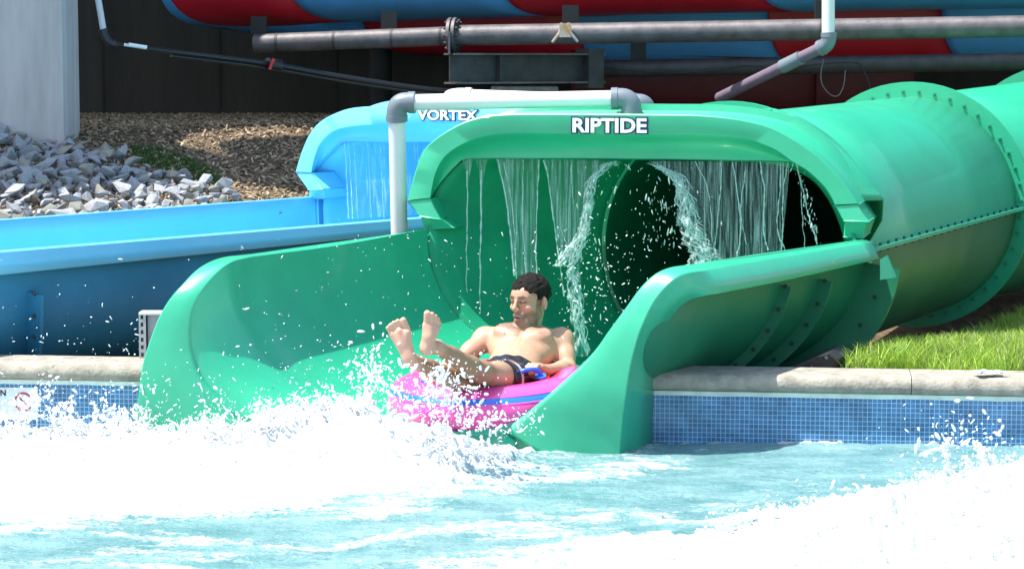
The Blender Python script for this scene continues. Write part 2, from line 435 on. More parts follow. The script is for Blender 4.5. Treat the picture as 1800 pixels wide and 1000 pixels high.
# bulkhead ring between hood rear flange and chamber (outside right shoulder)
sh = MB()
M_tube_shade = mat('tube_inner_shade', (.006, .10, .055), .85, spec=.05, var=.2)  # added inner sheet, its dark colour stands for the shade inside the tube
rws = [ring(C1 - AX * .012, RT + .004)] + [ring(C1 + AX * t, RT - .03) for t in (.06, 1.3, 2.6, 3.93)] + [ring(Vector((4.62, 20.1, 1.0)), RT - .03), ring(Vector((8.1, 20.7, 1.6)), RT - .03)]
vs, fs = loft(rws, True); tl_ = newobj('tube_shade_sheet', vs, fs, M_tube_shade, G, True, 60)
tubeC = [C1 + AX * t for t in (-.02, 1.3, 2.6, 3.93)]
rws = [ring(c, RT) for c in tubeC]
vs, fs = loft(rws, True); t1 = newobj('tube_section', vs, fs, M_green, G, True, 60); solid(t1, .02, 0)
C3 = Vector((4.62, 20.1, 1.0))
AX2 = (C3 - C2).normalized()
rws = [ring(C2.lerp(C3, t), RT) for t in (0.005, .33, .66, 1)]
vs, fs = loft(rws, True); t2 = newobj('tube_section', vs, fs, M_green, G, True, 60); solid(t2, .02, 0)
C4 = C3 + Vector((3.5, .6, .6))
rws = [ring(C3.lerp(C4, t), RT) for t in (0.005, .3, .6, 1)]
vs, fs = loft(rws, True); t3 = newobj('tube_section', vs, fs, M_green, G, True, 60); solid(t3, .02, 0)
M_under = mat('green_underside_shade', (.022, .165, .075), .38, spec=.7, col2=(.05, .20, .095), vscale=1.6, vdetail=8, bump=.05, bscale=30)  # lower tube half: shade of the underside put into a darker green
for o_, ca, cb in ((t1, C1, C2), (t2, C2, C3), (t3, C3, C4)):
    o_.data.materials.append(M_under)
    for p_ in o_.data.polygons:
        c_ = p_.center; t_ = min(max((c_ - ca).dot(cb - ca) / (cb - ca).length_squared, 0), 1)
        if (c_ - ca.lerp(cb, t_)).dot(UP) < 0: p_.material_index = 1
def ringflange(c, parent, r0, r1, th=.02, nb=44, name='tube_flange', ax=None, a0=0):
    ax = ax or AX
    A = ring(c - ax * th, r0); B = ring(c - ax * th, r1); C = ring(c + ax * th, r1); D = ring(c + ax * th, r0)
    rws = [[a, b, cc, d] for a, b, cc, d in zip(A, B, C, D)]
    rws.append(rws[0]); vs, fs = loft(rws, True)
    o = newobj(name, vs, [f[::-1] for f in fs], M_green, parent, True, 30)
    pts = []
    for k in range(nb):
        a = 2 * math.pi * (k + .5) / 44 + a0; pts.append(c + SX * math.cos(a) * (r0 * .65 + r1 * .35) + UP * math.sin(a) * (r0 * .65 + r1 * .35) - ax * th)
    if pts: bolt_copies(pts, -ax, .0085, .026, M_boltg, o)
    return o
ringflange(C2, G, RT + .01, .955); ringflange(C3, G, RT + .01, .955, ax=AX2, nb=12, a0=math.pi * .45)
ringflange(C1 + AX * .12, G, RT - .005, .93, nb=0)
ringflange(C1 + AX * .22, G, RT - .005, .91, nb=0)
# mid seam of the tube on the visible side
def seam(Ca, Cb, parent):
    s = MB(); n_ = 3
    for sgn in (1, -1):
        A = [Ca + SX * sgn * (RT + .004), Cb + SX * sgn * (RT + .004)]
        q = [[p + UP * .012, p + SX * sgn * .07 + UP * .012, p + SX * sgn * .07 - UP * .012, p - UP * .012] for p in A]
        vs, fs = loft(q, True); s.add(vs, fs + [(0, 1, 2, 3), (7, 6, 5, 4)])
    o = s.build('seam_flange', M_green, parent, True, 30)
    mb = MB(); L_ = (Cb - Ca).length; k = int(L_ / .16)
    for i in range(k):
        p = Ca.lerp(Cb, (i + .5) / k) + SX * (RT + .045); mb.tube([p - UP * .028, p + UP * .028], .009, 7)
    tag(mb.build('bolt_row', M_boltd, o), kind='stuff')
seam(C1 + AX * .25, C2 - AX * .02, G); seam(C2 + AX * .03, C3, G)
# end bracket at the seam
e0 = at(1545, 457, 13.95); mb = MB()
q = [at(1547, 456, 13.6), at(1557, 450, 13.6), at(1573, 488, 13.6), at(1547, 492, 13.6)]
mb.add(q + [p + Vector((.02, .06, 0)) for p in q], [(3, 2, 1, 0), (4, 5, 6, 7), (0, 1, 5, 4), (1, 2, 6, 5), (2, 3, 7, 6), (3, 0, 4, 7)])
mb.build('seam_bracket', M_green, G, True, 30)
# shoulder: the moulded channel joining hood end to the first tube flange (right side)
A = [gO[i] - gn * .28 for i in range(52, 72)]; B = [gO[i] + off * 1.02 + gq[i] * .0 for i in range(52, 72)]
Cc = [C1 + AX * .1 + SX * math.cos(a) * .90 + UP * math.sin(a) * .90 for a in [math.pi * .42 * (1 - k / 19) + .02 for k in range(20)]]
vs, fs = loft([A, B, [b.lerp(c, .5) + Vector((.05, 0, .03)) for b, c in zip(B, Cc)], Cc]); o = newobj('hood_shoulder', vs, fs, M_green, G, True, 60); solid(o, .012)
settle(G, (.3, 13.6, 0))

# ================================================================= BLUE SLIDE
B_ = thing('water_slide', 'light blue fibreglass water slide with arched spray hood, running left behind the green slide', 'water slide')
def ext(a, b, t): return a + (b - a) * t
nb0, nb1 = at(690, 385, 16.0), at(0, 440, 13.4)
fb0, fb1 = at(545, 347, 18.3), at(0, 387, 15.8)
NI = [ext(nb0, nb1, t) for t in (-.36, 0, .5, 1, 1.5)]
NIo = [p + Vector((.05, -.06, 0)) for p in NI]
nbs0, nbs1 = at(690, 411, 15.93), at(0, 481, 13.33)
NS = [ext(nbs0, nbs1, t) + Vector((.035, -.045, 0)) for t in (-.36, 0, .5, 1, 1.5)]
FI = [ext(fb0, fb1, t) for t in (-.02, 0, .5, 1, 1.5)]
FO = [p + Vector((-.07, .055, 0)) for p in FI]
FS = [p + Vector((-.01, .01, -.12)) for p in FO]
m5 = 30
NI_, NO_, NS_, FI_, FO_, FS_ = [catmull(a, m5) for a in (NI, NIo, NS, FI, FO, FS)]
trb, rowsb = trough('flume', FI_, NI_, [.10] * m5, 0, M_blue, B_, e=.7, th=.03)
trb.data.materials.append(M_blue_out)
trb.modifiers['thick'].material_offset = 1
flange('rim_flange', NI_, NO_, NS_, B_, M_blue, bulge=.0); flange('rim_flange', FI_, FO_, FS_, B_, M_blue, bulge=0, flip=True)
def ribb(i, w_=.15):
    base = rowsb[i][26:54]; axb = (NI[1] - NI[3]).normalized(); cen = rowsb[i][28] + Vector((0, 0, .7)); A = []; Bq = []
    for k, p in enumerate(base):
        a = base[max(k - 1, 0)]; b = base[min(k + 1, len(base) - 1)]; t = (b - a).normalized(); n = t.cross(axb).normalized()
        if n.dot(p - cen) < 0: n = -n
        A.append(p + n * .025); Bq.append(p + n * w_)
    rws = [[a - axb * .01, b - axb * .01, b + axb * .01, a + axb * .01] for a, b in zip(A, Bq)]
    vs, fs = loft(rws, True); o = newobj('hull_flange', vs, fs, M_blue_out, B_, True, 40)
    bolt_copies(arclen([a.lerp(b, .6) - axb * 0.01 for a, b in zip(A, Bq)], 15), -axb, .008, .018, M_bolt, o)
ribb(21); ribb(9)
bP0 = fb0.copy(); bP0.z = 0; bdir = Vector((.78, -.62, 0)); BB = Vector((.62, .78, 0))
b_outer = [(519, 302), (525, 281), (533, 258), (546, 232), (564, 213), (588, 200), (615, 191), (650, 187.5), (690, 187), (760, 187), (820, 188), (860, 191), (890, 199), (912, 214), (930, 236), (945, 262), (955, 290), (962, 318)]
b_crease = [(547, 303), (550, 288), (555, 270), (563, 252), (577, 237), (592, 228), (612, 223), (640, 220), (690, 218), (760, 217), (812, 218), (840, 222), (862, 230), (880, 244), (895, 262), (908, 284), (916, 302), (922, 322)]
b_lip = [(549, 302), (556, 292), (566, 281), (577, 270), (588, 259), (598, 251), (615, 249), (640, 249), (690, 249), (760, 248), (800, 249), (826, 252), (846, 258), (866, 268), (884, 280), (900, 296), (910, 310), (919, 322)]
bhood, bO, bC, bL, bn, bq = build_hood(B_, bP0, bdir, BB, b_outer, b_crease, b_lip, M_blue, depth=.30)
foot([(519, 303), (548, 304)], [(541, 334), (566, 333)], [(543, 350), (570, 350)], bP0, bn, M_blue, bhood)
foot([(921, 323), (963, 319)], [(915, 352), (950, 352)], [(915, 372), (945, 372)], bP0, bn, M_blue, bhood)
pl = atplane(736, 210.5, bP0, bn); pr = atplane(839, 211.5, bP0, bn)
lettering('VORTEX', pl, pr, (atplane(736, 193, bP0, bn) - pl).length, bn, bhood)
# chamber and tube behind the blue hood
archb = arclen([p - bn * .05 for p in bL], 41); lowb = arclen([p - bn * .01 for p in rowsb[0][::-1]], 41)
loop = archb[:-1] + [archb[-1].lerp(lowb[0], .5)] + lowb[1:-1] + [lowb[-1].lerp(archb[0], .5)]
Cb1 = (bO[0] + bO[-1]) / 2; Cb1 = Vector((Cb1.x, Cb1.y, .82)) + BB * 1.3; SXb = Vector((BB.y, -BB.x, 0)); ZZ = Vector((0, 0, 1))
circ = [Cb1 + SXb * math.cos(a) * .72 + ZZ * math.sin(a) * .72 for a in angs]
trs = [[a.lerp(b, s) for a, b in zip(loop, circ)] for s in [i / 10 for i in range(11)]]
vs, fs = loft(trs, True); o = newobj('hood_chamber', vs, fs, M_blue, B_, True, 50); solid(o, .02, 0)
vs, fs = loft([[p + BB * t for p in circ] for t in (0, .7, 1.3)], True); o = newobj('tube_section', vs, fs, M_blue, B_, True, 60); solid(o, .02, 0)
settle(B_, (-1.5, 16.0, 0))
# ================================================================= POOL WALL
ZC = .36
def zpt(px, py, z): return atz(px, py, z)
cR0 = atz(1150, 655, ZC); cR1 = atz(1800, 664, ZC); cL0 = atz(0, 635, ZC); cL1 = atz(245, 637, ZC)
wd_ = (cR1 - cL0); wdir = Vector((wd_.x, wd_.y, 0)).normalized(); wn = Vector((wdir.y, -wdir.x, 0))   # toward viewer
W0 = Vector((cR0.x, cR0.y, 0))
def wallp(x, off=0, z=0):
    t = (x - W0.x) / wdir.x; p = W0 + wdir * t + wn * off; return Vector((p.x, p.y, z))
def Yw(x): return wallp(x).y
# tile material: 25 mm mosaic
def tile_mat():
    m = bpy.data.materials.new('blue_mosaic_tile'); m.use_nodes = True; nt = m.node_tree; N = nt.nodes; L = nt.links; b = N['Principled BSDF']
    uv = N.new('ShaderNodeUVMap'); br = N.new('ShaderNodeTexBrick'); L.new(uv.outputs[0], br.inputs['Vector'])
    br.offset = 0; br.squash = 1; br.inputs['Scale'].default_value = 1; br.inputs['Brick Width'].default_value = .0245; br.inputs['Row Height'].default_value = .0245
    br.inputs['Mortar Size'].default_value = .0016; br.inputs['Mortar Smooth'].default_value = .25; br.inputs['Bias'].default_value = 0
    br.inputs['Color1'].default_value = (.030, .135, .31, 1); br.inputs['Color2'].default_value = (.05, .205, .43, 1); br.inputs['Mortar'].default_value = (.40, .55, .60, 1)
    ns = N.new('ShaderNodeTexNoise'); ns.inputs['Scale'].default_value = 7; L.new(uv.outputs[0], ns.inputs['Vector'])
    mr = N.new('ShaderNodeMapRange'); mr.inputs[1].default_value = .3; mr.inputs[2].default_value = .7; mr.inputs[3].default_value = .78; mr.inputs[4].default_value = 1.2; L.new(ns.outputs[0], mr.inputs[0])
    mx = N.new('ShaderNodeMix'); mx.data_type = 'RGBA'; mx.blend_type = 'MULTIPLY'; mx.inputs[0].default_value = 1
    L.new(br.outputs['Color'], mx.inputs[6]); L.new(mr.outputs[0], mx.inputs[7]); L.new(mx.outputs[2], b.inputs['Base Color'])
    b.inputs['Roughness'].default_value = .18
    bp = N.new('ShaderNodeBump'); bp.inputs['Strength'].default_value = .5; bp.inputs['Distance'].default_value = .002; bp.invert = True
    L.new(br.outputs['Fac'], bp.inputs['Height']); L.new(bp.outputs[0], b.inputs['Normal'])
    return m
M_tile = tile_mat()
def pool_wall(x0, x1, label, joints, zt0=.30):
    T = thing('pool_wall', label, 'pool wall')
    th = .25
    # tiled face
    a, b = wallp(x0), wallp(x1); L_ = (b - a).length
    zt = .255
    me = bpy.data.meshes.new('tile_band'); z0 = -1.0
    vs = [a + Vector((0, 0, z0)), b + Vector((0, 0, z0)), b + Vector((0, 0, zt)), a + Vector((0, 0, zt))]
    vs += [v - wn * th for v in vs]
    me.from_pydata([tuple(v) for v in vs], [], [(0, 1, 2, 3), (5, 4, 7, 6), (1, 5, 6, 2), (4, 0, 3, 7), (3, 2, 6, 7)])
    uvl = me.uv_layers.new(name='UVMap'); me.materials.append(M_tile)
    for p in me.polygons:
        for li in p.loop_indices:
            v = me.vertices[me.loops[li].vertex_index].co
            u = (v - a).dot(wdir) + x0 * 0 + abs((v - a).dot(wn)); uvl.data[li].uv = (u + .0, v.z + .0)
    o = bpy.data.objects.new('tile_band', me); COL.objects.link(o); o.parent = T
    # cement bead under the coping
    mb = MB(); q = []
    n_ = int(L_ / .12)
    for i in range(n_ + 1):
        p = a.lerp(b, i / n_); zb = zt - .012 + .006 * noise.noise(p * 5); o1 = .006 + .003 * noise.noise(p * 9)
        q.append([p - wn * .05 + Vector((0, 0, zb)), p + wn * o1 + Vector((0, 0, zb)), p + wn * o1 * 1.2 + Vector((0, 0, zt + .012)), p - wn * .05 + Vector((0, 0, zt + .012))])
    vs, fs = loft(q, True); mb.add(vs, fs + [(0, 1, 2, 3)]); mb.build('cement_bead', M_grout, T, True, 40)
    # coping stones with bull nose
    js = [x0] + joints + [x1]
    for j0, j1 in zip(js[:-1], js[1:]):
        A, B = wallp(j0) + wdir * .002, wallp(j1) - wdir * .002; nseg = max(3, int((B - A).length / .05)); q = []
        for i in range(nseg + 1):
            p = A.lerp(B, i / nseg); row = []
            for (o_, z_) in ((-.30, .268), (.0, .268), (.018, .272), (.03, .285), (.034, .305), (.03, .325), (.018, .345), (0, .356), (-.03, .36), (-.29, .364), (-.30, .358)):
                w_ = .0016 * noise.noise(Vector((p.x * 14, p.y * 14, o_ * 30 + z_ * 40)))
                row.append(p + wn * (o_ + w_) + Vector((0, 0, z_ + w_)))
            q.append(row)
        vs, fs = loft(q, True); n = 11
        fs += [tuple(range(n)), tuple(nseg * n + k for k in range(n))[::-1]]
        newobj('coping_stone', vs, fs, M_cope, T, True, 50)
    settle(T, wallp((x0 + x1) / 2)); return T
xsL = at(262, 650, 12.7).x; xsR = at(1146, 700, 12.42).x
pool_wall(-5.5, xsL, 'left stretch of pool wall, half hidden by white spray, with pale coping over blue mosaic tile', [-3.6])
xj = at(1600, 690, 12.3).x
pool_wall(xsR - .005, 5.5, 'right stretch of pool wall with concrete coping over clean blue mosaic tile beside the grass', [xj, xj + 2.0])
# white depth sign let into the left wall
def wpix(px, py, off=.0): return atplane(px, py, W0 + wn * off, wn)
sg = thing('safety_sign', 'white tile sign with black letter N and red prohibition ring set in left pool wall', 'sign')
c0, c1, c2, c3 = wpix(-45, 737, .004), wpix(66, 737, .004), wpix(66, 681, .004), wpix(-45, 681, .004)
mb = MB(); f4 = [c0, c1, c2, c3]; b4 = [p - wn * .008 for p in f4]
mb.add(f4 + b4, [(0, 1, 2, 3), (0, 4, 5, 1), (1, 5, 6, 2), (2, 6, 7, 3), (3, 7, 4, 0)])
mb.build('sign_plate', mat('white_sign_tile', (.72, .78, .78), .3, var=.03), sg)
cc = wpix(41, 706, .006); mb = MB(); ringp = [cc + wdir * math.cos(a) * .047 + Vector((0, 0, math.sin(a) * .047)) for a in [2 * math.pi * k / 40 for k in range(41)]]
mb.tube(ringp, .005, 6); mb.tube([cc + wdir * -.034 + Vector((0, 0, .034)), cc + wdir * .034 + Vector((0, 0, -.034))], .0045, 6)
mb.build('prohibition_ring', mat('sign_red', (.5, .01, .03), .4), sg)
c = bpy.data.curves.new('letter', 'FONT'); c.body = 'N'; c.size = .045; c.extrude = .001; c.offset = .001
o = text_mesh(c, 'letter',mat('sign_black', (.01, .01, .01), .5))
xq = wdir; yq = Vector((0, 0, 1)); zq = wn
o.matrix_world = Matrix.Translation(wpix(0, 695, .006)) @ Matrix((xq, yq, zq)).transposed().to_4x4(); o.parent = sg
settle(sg, wpix(10, 710))

# ================================================================= GROUND
YB = 24.6
def yfar(x): return min(max(15.8 + (x + 3.39) * 1.258, 12.0), 18.4)
def gz(x, y):
    yw = Yw(x)
    if y < yw + .12: return -1.3
    s = sst(-1.0, .9, x - (y - 17) * .25)
    yf = yfar(x) + .16
    if y < yf: zl = .02
    else: zl = .80 + .62 * min((y - yf) / 3.6, 1)
    if y < yw + .5: zl = max(zl, .28 * (1 - sst(yw + .2, yw + .6, y)) )
    zr = .30 - .36 * sst(yw + .3, 17.5, y) + .10 * sst(18, 22, y)
    z = zl * (1 - s) + zr * s
    db = abs((x + .8) * .78 - (y - 17.6) * .62); ab_ = (x + .8) * .62 + (y - 17.6) * .78
    if ab_ > -.2: z = min(z, -.1 + 1.6 * sst(.95, 1.3, db) + 2 * sst(3.0, 3.4, ab_)) if db < 1.3 else z
    # cut under the green slide so that its hull stands free of the soil
    cx = np.interp(y, [12, 12.3, 14.2, 15.1, 18.6, 21], [-.5, -.35, .77, 1.33, 3.1, 4.6]); hw = np.interp(y, [12, 13.2, 14.2, 15.1, 18.6], [1.42, 1.38, 1.38, .95, .7])
    w_ = max(sst(hw - .12, hw + .22, abs(x - cx)), sst(19, 20, y)); z = z * w_ + min(z, -.3) * (1 - w_)
    return z + .012 * noise.noise(Vector((x * 2.3, y * 2.3, 0)))
xs = np.concatenate([np.linspace(-70, -6, 14)[:-1], np.linspace(-6, 6, 161), np.linspace(6, 70, 14)[1:]])
ys = np.concatenate([np.linspace(-40, 11, 10)[:-1], np.linspace(11, 26, 230), np.linspace(26, 120, 14)[1:]])
vs = [(x, y, gz(x, y)) for y in ys for x in xs]; nx = len(xs)
fs = [(j * nx + i, j * nx + i + 1, (j + 1) * nx + i + 1, (j + 1) * nx + i) for j in range(len(ys) - 1) for i in range(nx - 1)]
M_ground = mat('mulchy_soil', (.07, .045, .028), .95, col2=(.17, .115, .07), vscale=12, bump=.8, bscale=60, vdetail=8)
tag(newobj('ground', vs, fs, M_ground, None, True, None), kind='structure')

# mulch chips
def chips(name, pts, size, colr, mat_, flat=.5, kind='stuff', label=None):
    n = len(pts); base = np.array([[-.5, -.5, -.5], [.5, -.5, -.5], [.5, .5, -.5], [-.5, .5, -.5], [-.4, -.4, .5], [.4, -.4, .5], [.4, .4, .5], [-.4, .4, .5]])
    fcs = np.array([[0, 3, 2, 1], [4, 5, 6, 7], [0, 1, 5, 4], [1, 2, 6, 5], [2, 3, 7, 6], [3, 0, 4, 7]])
    V = np.zeros((n, 8, 3)); C_ = np.zeros((n, 8, 3))
    ang = rng.uniform(0, 2 * np.pi, n); tl = rng.normal(0, flat, (n, 2)); S = np.stack([rng.uniform(.8, 2.2, n) * size, rng.uniform(.4, .9, n) * size, rng.uniform(.12, .3, n) * size], 1)
    for i in range(n):
        Mx = (Matrix.Rotation(ang[i], 3, 'Z') @ Matrix.Rotation(tl[i, 0], 3, 'X') @ Matrix.Rotation(tl[i, 1], 3, 'Y'))
        V[i] = (base * S[i]) @ np.array(Mx).T + np.array(pts[i])
    C_[:] = colr[:, None, :]
    Fc = (fcs[None] + (np.arange(n) * 8)[:, None, None]).reshape(-1, 4)
    o = fastobj(name, V.reshape(-1, 3), Fc, mat_, None, C_.reshape(-1, 3), smooth=False)
    return tag(o, label, None, None, kind)
M_chip = mat('wood_chip', (.3, .2, .12), .9, attr=True, var=.15, vscale=30)
P = []
while len(P) < 21000:
    y = rng.uniform(15.6, YB); x = rng.uniform(-5.6, -.6)
    if y > yfar(x) + .17: P.append((x, y, gz(x, y) + rng.uniform(0, .022)))
k = rng.uniform(0, 1, (len(P), 1)); colr = np.array([[.22, .15, .09]]) * (1 - k) + np.array([[.56, .43, .28]]) * k
colr *= rng.uniform(.5, 1.15, (len(P), 1))
chips('wood_mulch', P, .028, colr, M_chip, label='pale wood chip mulch covering the bank below the dark wall')

# rocks
M_rock = mat('blue_grey_limestone', (.215, .225, .245), .85, col2=(.42, .425, .44), vscale=6, bump=.5, bscale=25, vdetail=8)
M_rock2 = mat('buff_limestone', (.25, .235, .19), .85, col2=(.38, .36, .31), vscale=7, bump=.5, bscale=25, vdetail=8)
def rock_mesh(seed, m_):
    r_ = random.Random(seed); bm = bmesh.new()
    pts = []
    for i in range(r_.randint(8, 13)):
        u = r_.uniform(-1, 1); a = r_.uniform(0, 6.283); s = math.sqrt(1 - u * u); q = r_.uniform(.78, 1.05)
        pts.append(bm.verts.new((s * math.cos(a) * q, s * math.sin(a) * q * .78, u * .62 * q)))
    res = bmesh.ops.convex_hull(bm, input=pts)
    bmesh.ops.delete(bm, geom=[v for v in bm.verts if not v.link_faces], context='VERTS')
    bmesh.ops.bevel(bm, geom=list(bm.edges), offset=.022, segments=1, affect='EDGES')
    bmesh.ops.triangulate(bm, faces=bm.faces)
    bmesh.ops.subdivide_edges(bm, edges=bm.edges, cuts=1)
    for v in bm.verts: v.co *= 1 + .05 * noise.noise(v.co * 3.2 + Vector((seed, 0, 0)))
    me = bpy.data.meshes.new('rock'); bm.to_mesh(me); bm.free(); me.materials.append(m_)
    me.shade_smooth(); me.set_sharp_from_angle(angle=R(9)); return me
rms = [rock_mesh(s, M_rock2 if s % 5 == 0 else M_rock) for s in range(20)]
def in_heap(px, py):   # outline of the heap in the photo is used only to choose ground positions
    top = np.interp(px, [-80, 0, 60, 120, 200, 250, 330, 380, 430], [238, 238, 240, 262, 276, 300, 322, 338, 356])
    return py > top
spots = []; tries = 0
while len(spots) < 292 and tries < 60000:
    tries += 1
    x = rng.uniform(-4.5, -1.9); y = rng.uniform(15.2, 19.2)
    s = random.uniform(.05, .108)
    if y < yfar(x) + .16 + s * 1.3: continue
    z = gz(x, y); d = Vector((x, y, z)) - CAM
    yc = d.y * CP - d.z * SP; zc = d.y * SP + d.z * CP
    px = 900 + F * d.x / yc; py = 500 - F * zc / yc
    if px < -45 or px > 425 or not in_heap(px, py): continue
    if any((x - a) ** 2 + (y - b) ** 2 < ((s + c_) * .58) ** 2 for a, b, c_ in spots): continue
    spots.append((x, y, s))
hum = lambda x, y: .10 * sst(0, .5, y - yfar(x))
for i, (x, y, s) in enumerate(spots):
    me = rms[i % 20]; o = bpy.data.objects.new('rock', me); COL.objects.link(o)
    o.location = (x, y, gz(x, y) + s * .35 + random.uniform(0, .05) ); o.scale = (s * random.uniform(.9, 1.35), s * random.uniform(.8, 1.1), s * random.uniform(.8, 1.15))
    o.rotation_euler = (random.uniform(-.5, .5), random.uniform(-.5, .5), random.uniform(0, 6.28))
    if me.materials[0] is M_rock2: tag(o, 'buff coloured angular limestone in the loose heap behind the blue slide', 'rock', 'buff stones in the rock heap')
    else: tag(o, 'blue grey angular limestone in the loose heap behind the blue slide', 'rock', 'blue grey stones in the rock heap')
# small fill stones
vv = []; ff = []; n0 = 0; bb = rock_mesh(77, M_rock); bv = np.array([v.co[:] for v in bb.vertices]); bf = np.array([p.vertices[:] for p in bb.polygons])
cnt = 0
while cnt < 900:
    x = rng.uniform(-4.6, -1.9); y = rng.uniform(15.2, 19.3)
    if y < yfar(x) + .18: continue
    z = gz(x, y); d = Vector((x, y, z)) - CAM; yc = d.y * CP - d.z * SP; zc = d.y * SP + d.z * CP
    px = 900 + F * d.x / yc; py = 500 - F * zc / yc
    if px < -60 or px > 435 or not in_heap(px, py + 3): continue
    s = rng.uniform(.025, .05); Mx = np.array(Matrix.Rotation(rng.uniform(0, 6), 3, 'Z') @ Matrix.Rotation(rng.uniform(0, 6), 3, 'X'))
    vv.append((bv * s) @ Mx.T + np.array([x, y, z + .01])); ff.append(bf + n0); n0 += len(bv); cnt += 1
o = fastobj('gravel', np.concatenate(vv), np.concatenate(ff), M_rock, smooth=False); tag(o, 'small broken stone filling between the larger grey rocks', None, None, 'stuff')

# grass blades
def blades(name, pts, hgt, wid, cols, mat_, lean=.35, label=None):
    n = len(pts); P_ = np.array(pts); H = hgt * rng.uniform(.55, 1.25, n); a = rng.uniform(0, 2 * np.pi, n); ln = rng.uniform(.05, 1, n) * lean * H
    la = rng.uniform(0, 2 * np.pi, n)
    wv = np.stack([np.cos(a), np.sin(a), np.zeros(n)], 1) * (wid * rng.uniform(.6, 1.3, n))[:, None] * .5
    lv = np.stack([np.cos(la), np.sin(la), np.zeros(n)], 1) * ln[:, None]
    Z = np.array([0, 0, 1.])
    V = np.zeros((n, 7, 3))
    for j, (t, ww) in enumerate(((0, 1), (.4, .9), (.75, .6))):
        c = P_ + Z * (H * t)[:, None] + lv * (t * t * 1.6); V[:, j * 2] = c - wv * ww; V[:, j * 2 + 1] = c + wv * ww
    V[:, 6] = P_ + Z * (H * .98)[:, None] + lv * 1.6
    me_f = []
    base = np.array([[0, 1, 3], [0, 3, 2], [2, 3, 5], [2, 5, 4], [4, 5, 6]])
    Fc = (base[None] + (np.arange(n) * 7)[:, None, None]).reshape(-1, 3)
    Cc = np.repeat(cols[:, None, :], 7, 1).reshape(-1, 3)
    o = fastobj(name, V.reshape(-1, 3), Fc, mat_, None, Cc); return tag(o, label, None, None, 'stuff')
def grass_mat():
    m = bpy.data.materials.new('grass_blade'); m.use_nodes = True; nt = m.node_tree; N = nt.nodes; L = nt.links; b = N['Principled BSDF']
    a = N.new('ShaderNodeAttribute'); a.attribute_name = 'Col'; L.new(a.outputs['Color'], b.inputs['Base Color']); b.inputs['Roughness'].default_value = .5
    tr_ = N.new('ShaderNodeBsdfTranslucent'); L.new(a.outputs['Color'], tr_.inputs[0]); mx = N.new('ShaderNodeMixShader'); mx.inputs[0].default_value = .35
    L.new(b.outputs[0], mx.inputs[1]); L.new(tr_.outputs[0], mx.inputs[2]); L.new(mx.outputs[0], N['Material Output'].inputs[0]); return m
M_grass = grass_mat()
P = []
while len(P) < 52000:
    x = rng.uniform(1.5, 4.9); y = rng.uniform(12.45, 18.6)
    if y < Yw(x) + .30: continue
    if x < 1.80 + (y - 12.7) * .34 + .05 * noise.noise(Vector((x * 9, y * 9, 0))): continue
    if rng.uniform() < sst(15.5, 18.4, y) * .25: continue
    if noise.noise(Vector((x * 1.7, y * 1.7, 3))) < -.35: continue
    P.append((x, y, gz(x, y) - .01))
k = rng.uniform(0, 1, (len(P), 1)); cols = np.array([[.16, .34, .03]]) * (1 - k) + np.array([[.42, .56, .08]]) * k
cols *= np.array([.55 + .9 * (noise.noise(Vector((p[0] * 3, p[1] * 3, 8))) + .5) for p in P])[:, None].clip(.45, 1.25); dry = rng.uniform(0, 1, len(P)) < .08; cols[dry] = [.42, .38, .2]
blades('grass', P, .145, .0075, cols, M_grass, lean=.55, label='long bright green grass growing behind the right coping')
P = []
while len(P) < 2600:
    px = rng.uniform(232, 385); t = (px - 232) / 153; py = rng.uniform(262 + 48 * t * t, 285 + 52 * t)
    for k_ in range(120):
        p = at(px, py, 15.5 + k_ * .05)
        if p.z < gz(p.x, p.y): P.append((p.x, p.y, gz(p.x, p.y) - .005)); break
cols = np.array([[.05, .14, .02]]) * rng.uniform(.6, 1.4, (len(P), 1))
blades('grass_patch', P, .05, .006, cols, M_grass, label='small dark green grass tuft at the edge of the rock heap')

# ================================================================= BACK WALL, COLUMN, SHADOW SLABS
mb = MB(); mb.box((-2.0, YB + .2, 2.4), (26, .4, 5.6)); wl = mb.build('retaining_wall', M_wall, None, False)
tag(wl, 'dark board marked concrete retaining wall behind the slides', 'wall')
mb = MB(); 
for x in (-6.6, -5.4, -4.2, -3.0, -1.8, -.6, .6): mb.box((x, YB - .004, 2.4), (.02, .012, 5.6))
mb.build('formwork_seam', mat('seam_concrete', (.035, .033, .03), .9), wl, False)
cl = thing('concrete_column', 'pale streaked concrete column rising at the left edge beside the rocks', 'column')
x1 = at(112, 200, 18.6).x
mb = MB(); mb.box((x1 - .65, 18.95, 3.2), (1.3, .7, 4.2)); o = mb.build('column_shaft', M_conc, cl, False); bevel(o, .015)
settle(cl, (x1 - .65, 18.95, .9))
def gpt(px, py):
    for k_ in range(400):
        p = at(px, py, 15.0 + k_ * .025)
        if p.z < gz(p.x, p.y): return p
    return p
def slab(name, pix, z0, th, extra_l, extra_r, label, cat):
    pts = []; th *= .25
    for px, py in pix:
        p = gpt(px, py); h_ = z0 - p.z; pts.append((p.x + TOSUN.x / TOSUN.z * h_, p.y + TOSUN.y / TOSUN.z * h_))
    pts = extra_l + pts + extra_r; n = len(pts); mb = MB()
    mb.add([(x, y, z0) for x, y in pts] + [(x, y, z0 + th) for x, y in pts], [tuple(range(n))[::-1], tuple(range(n, 2 * n))] + [(i, (i + 1) % n, n + (i + 1) % n, n + i) for i in range(n)])
    return tag(mb.build(name, M_conc, None, False), label, cat)
slab('shadow_deck', [(5, 356), (100, 352), (200, 346), (262, 338), (320, 330), (392, 326), (350, 289), (300, 256), (338, 234), (400, 224), (470, 223), (548, 226)], 5.3, .3, [(-11, 26.5), (-11, 14.5), (-6.5, 14.4)], [(6.5, 20.9), (7.5, 26.5)], 'unseen concrete deck on the pale column, shaped to cast shade over the rock heap', 'deck')  # out of view, outline shaped to throw shade on rocks, mulch and wall
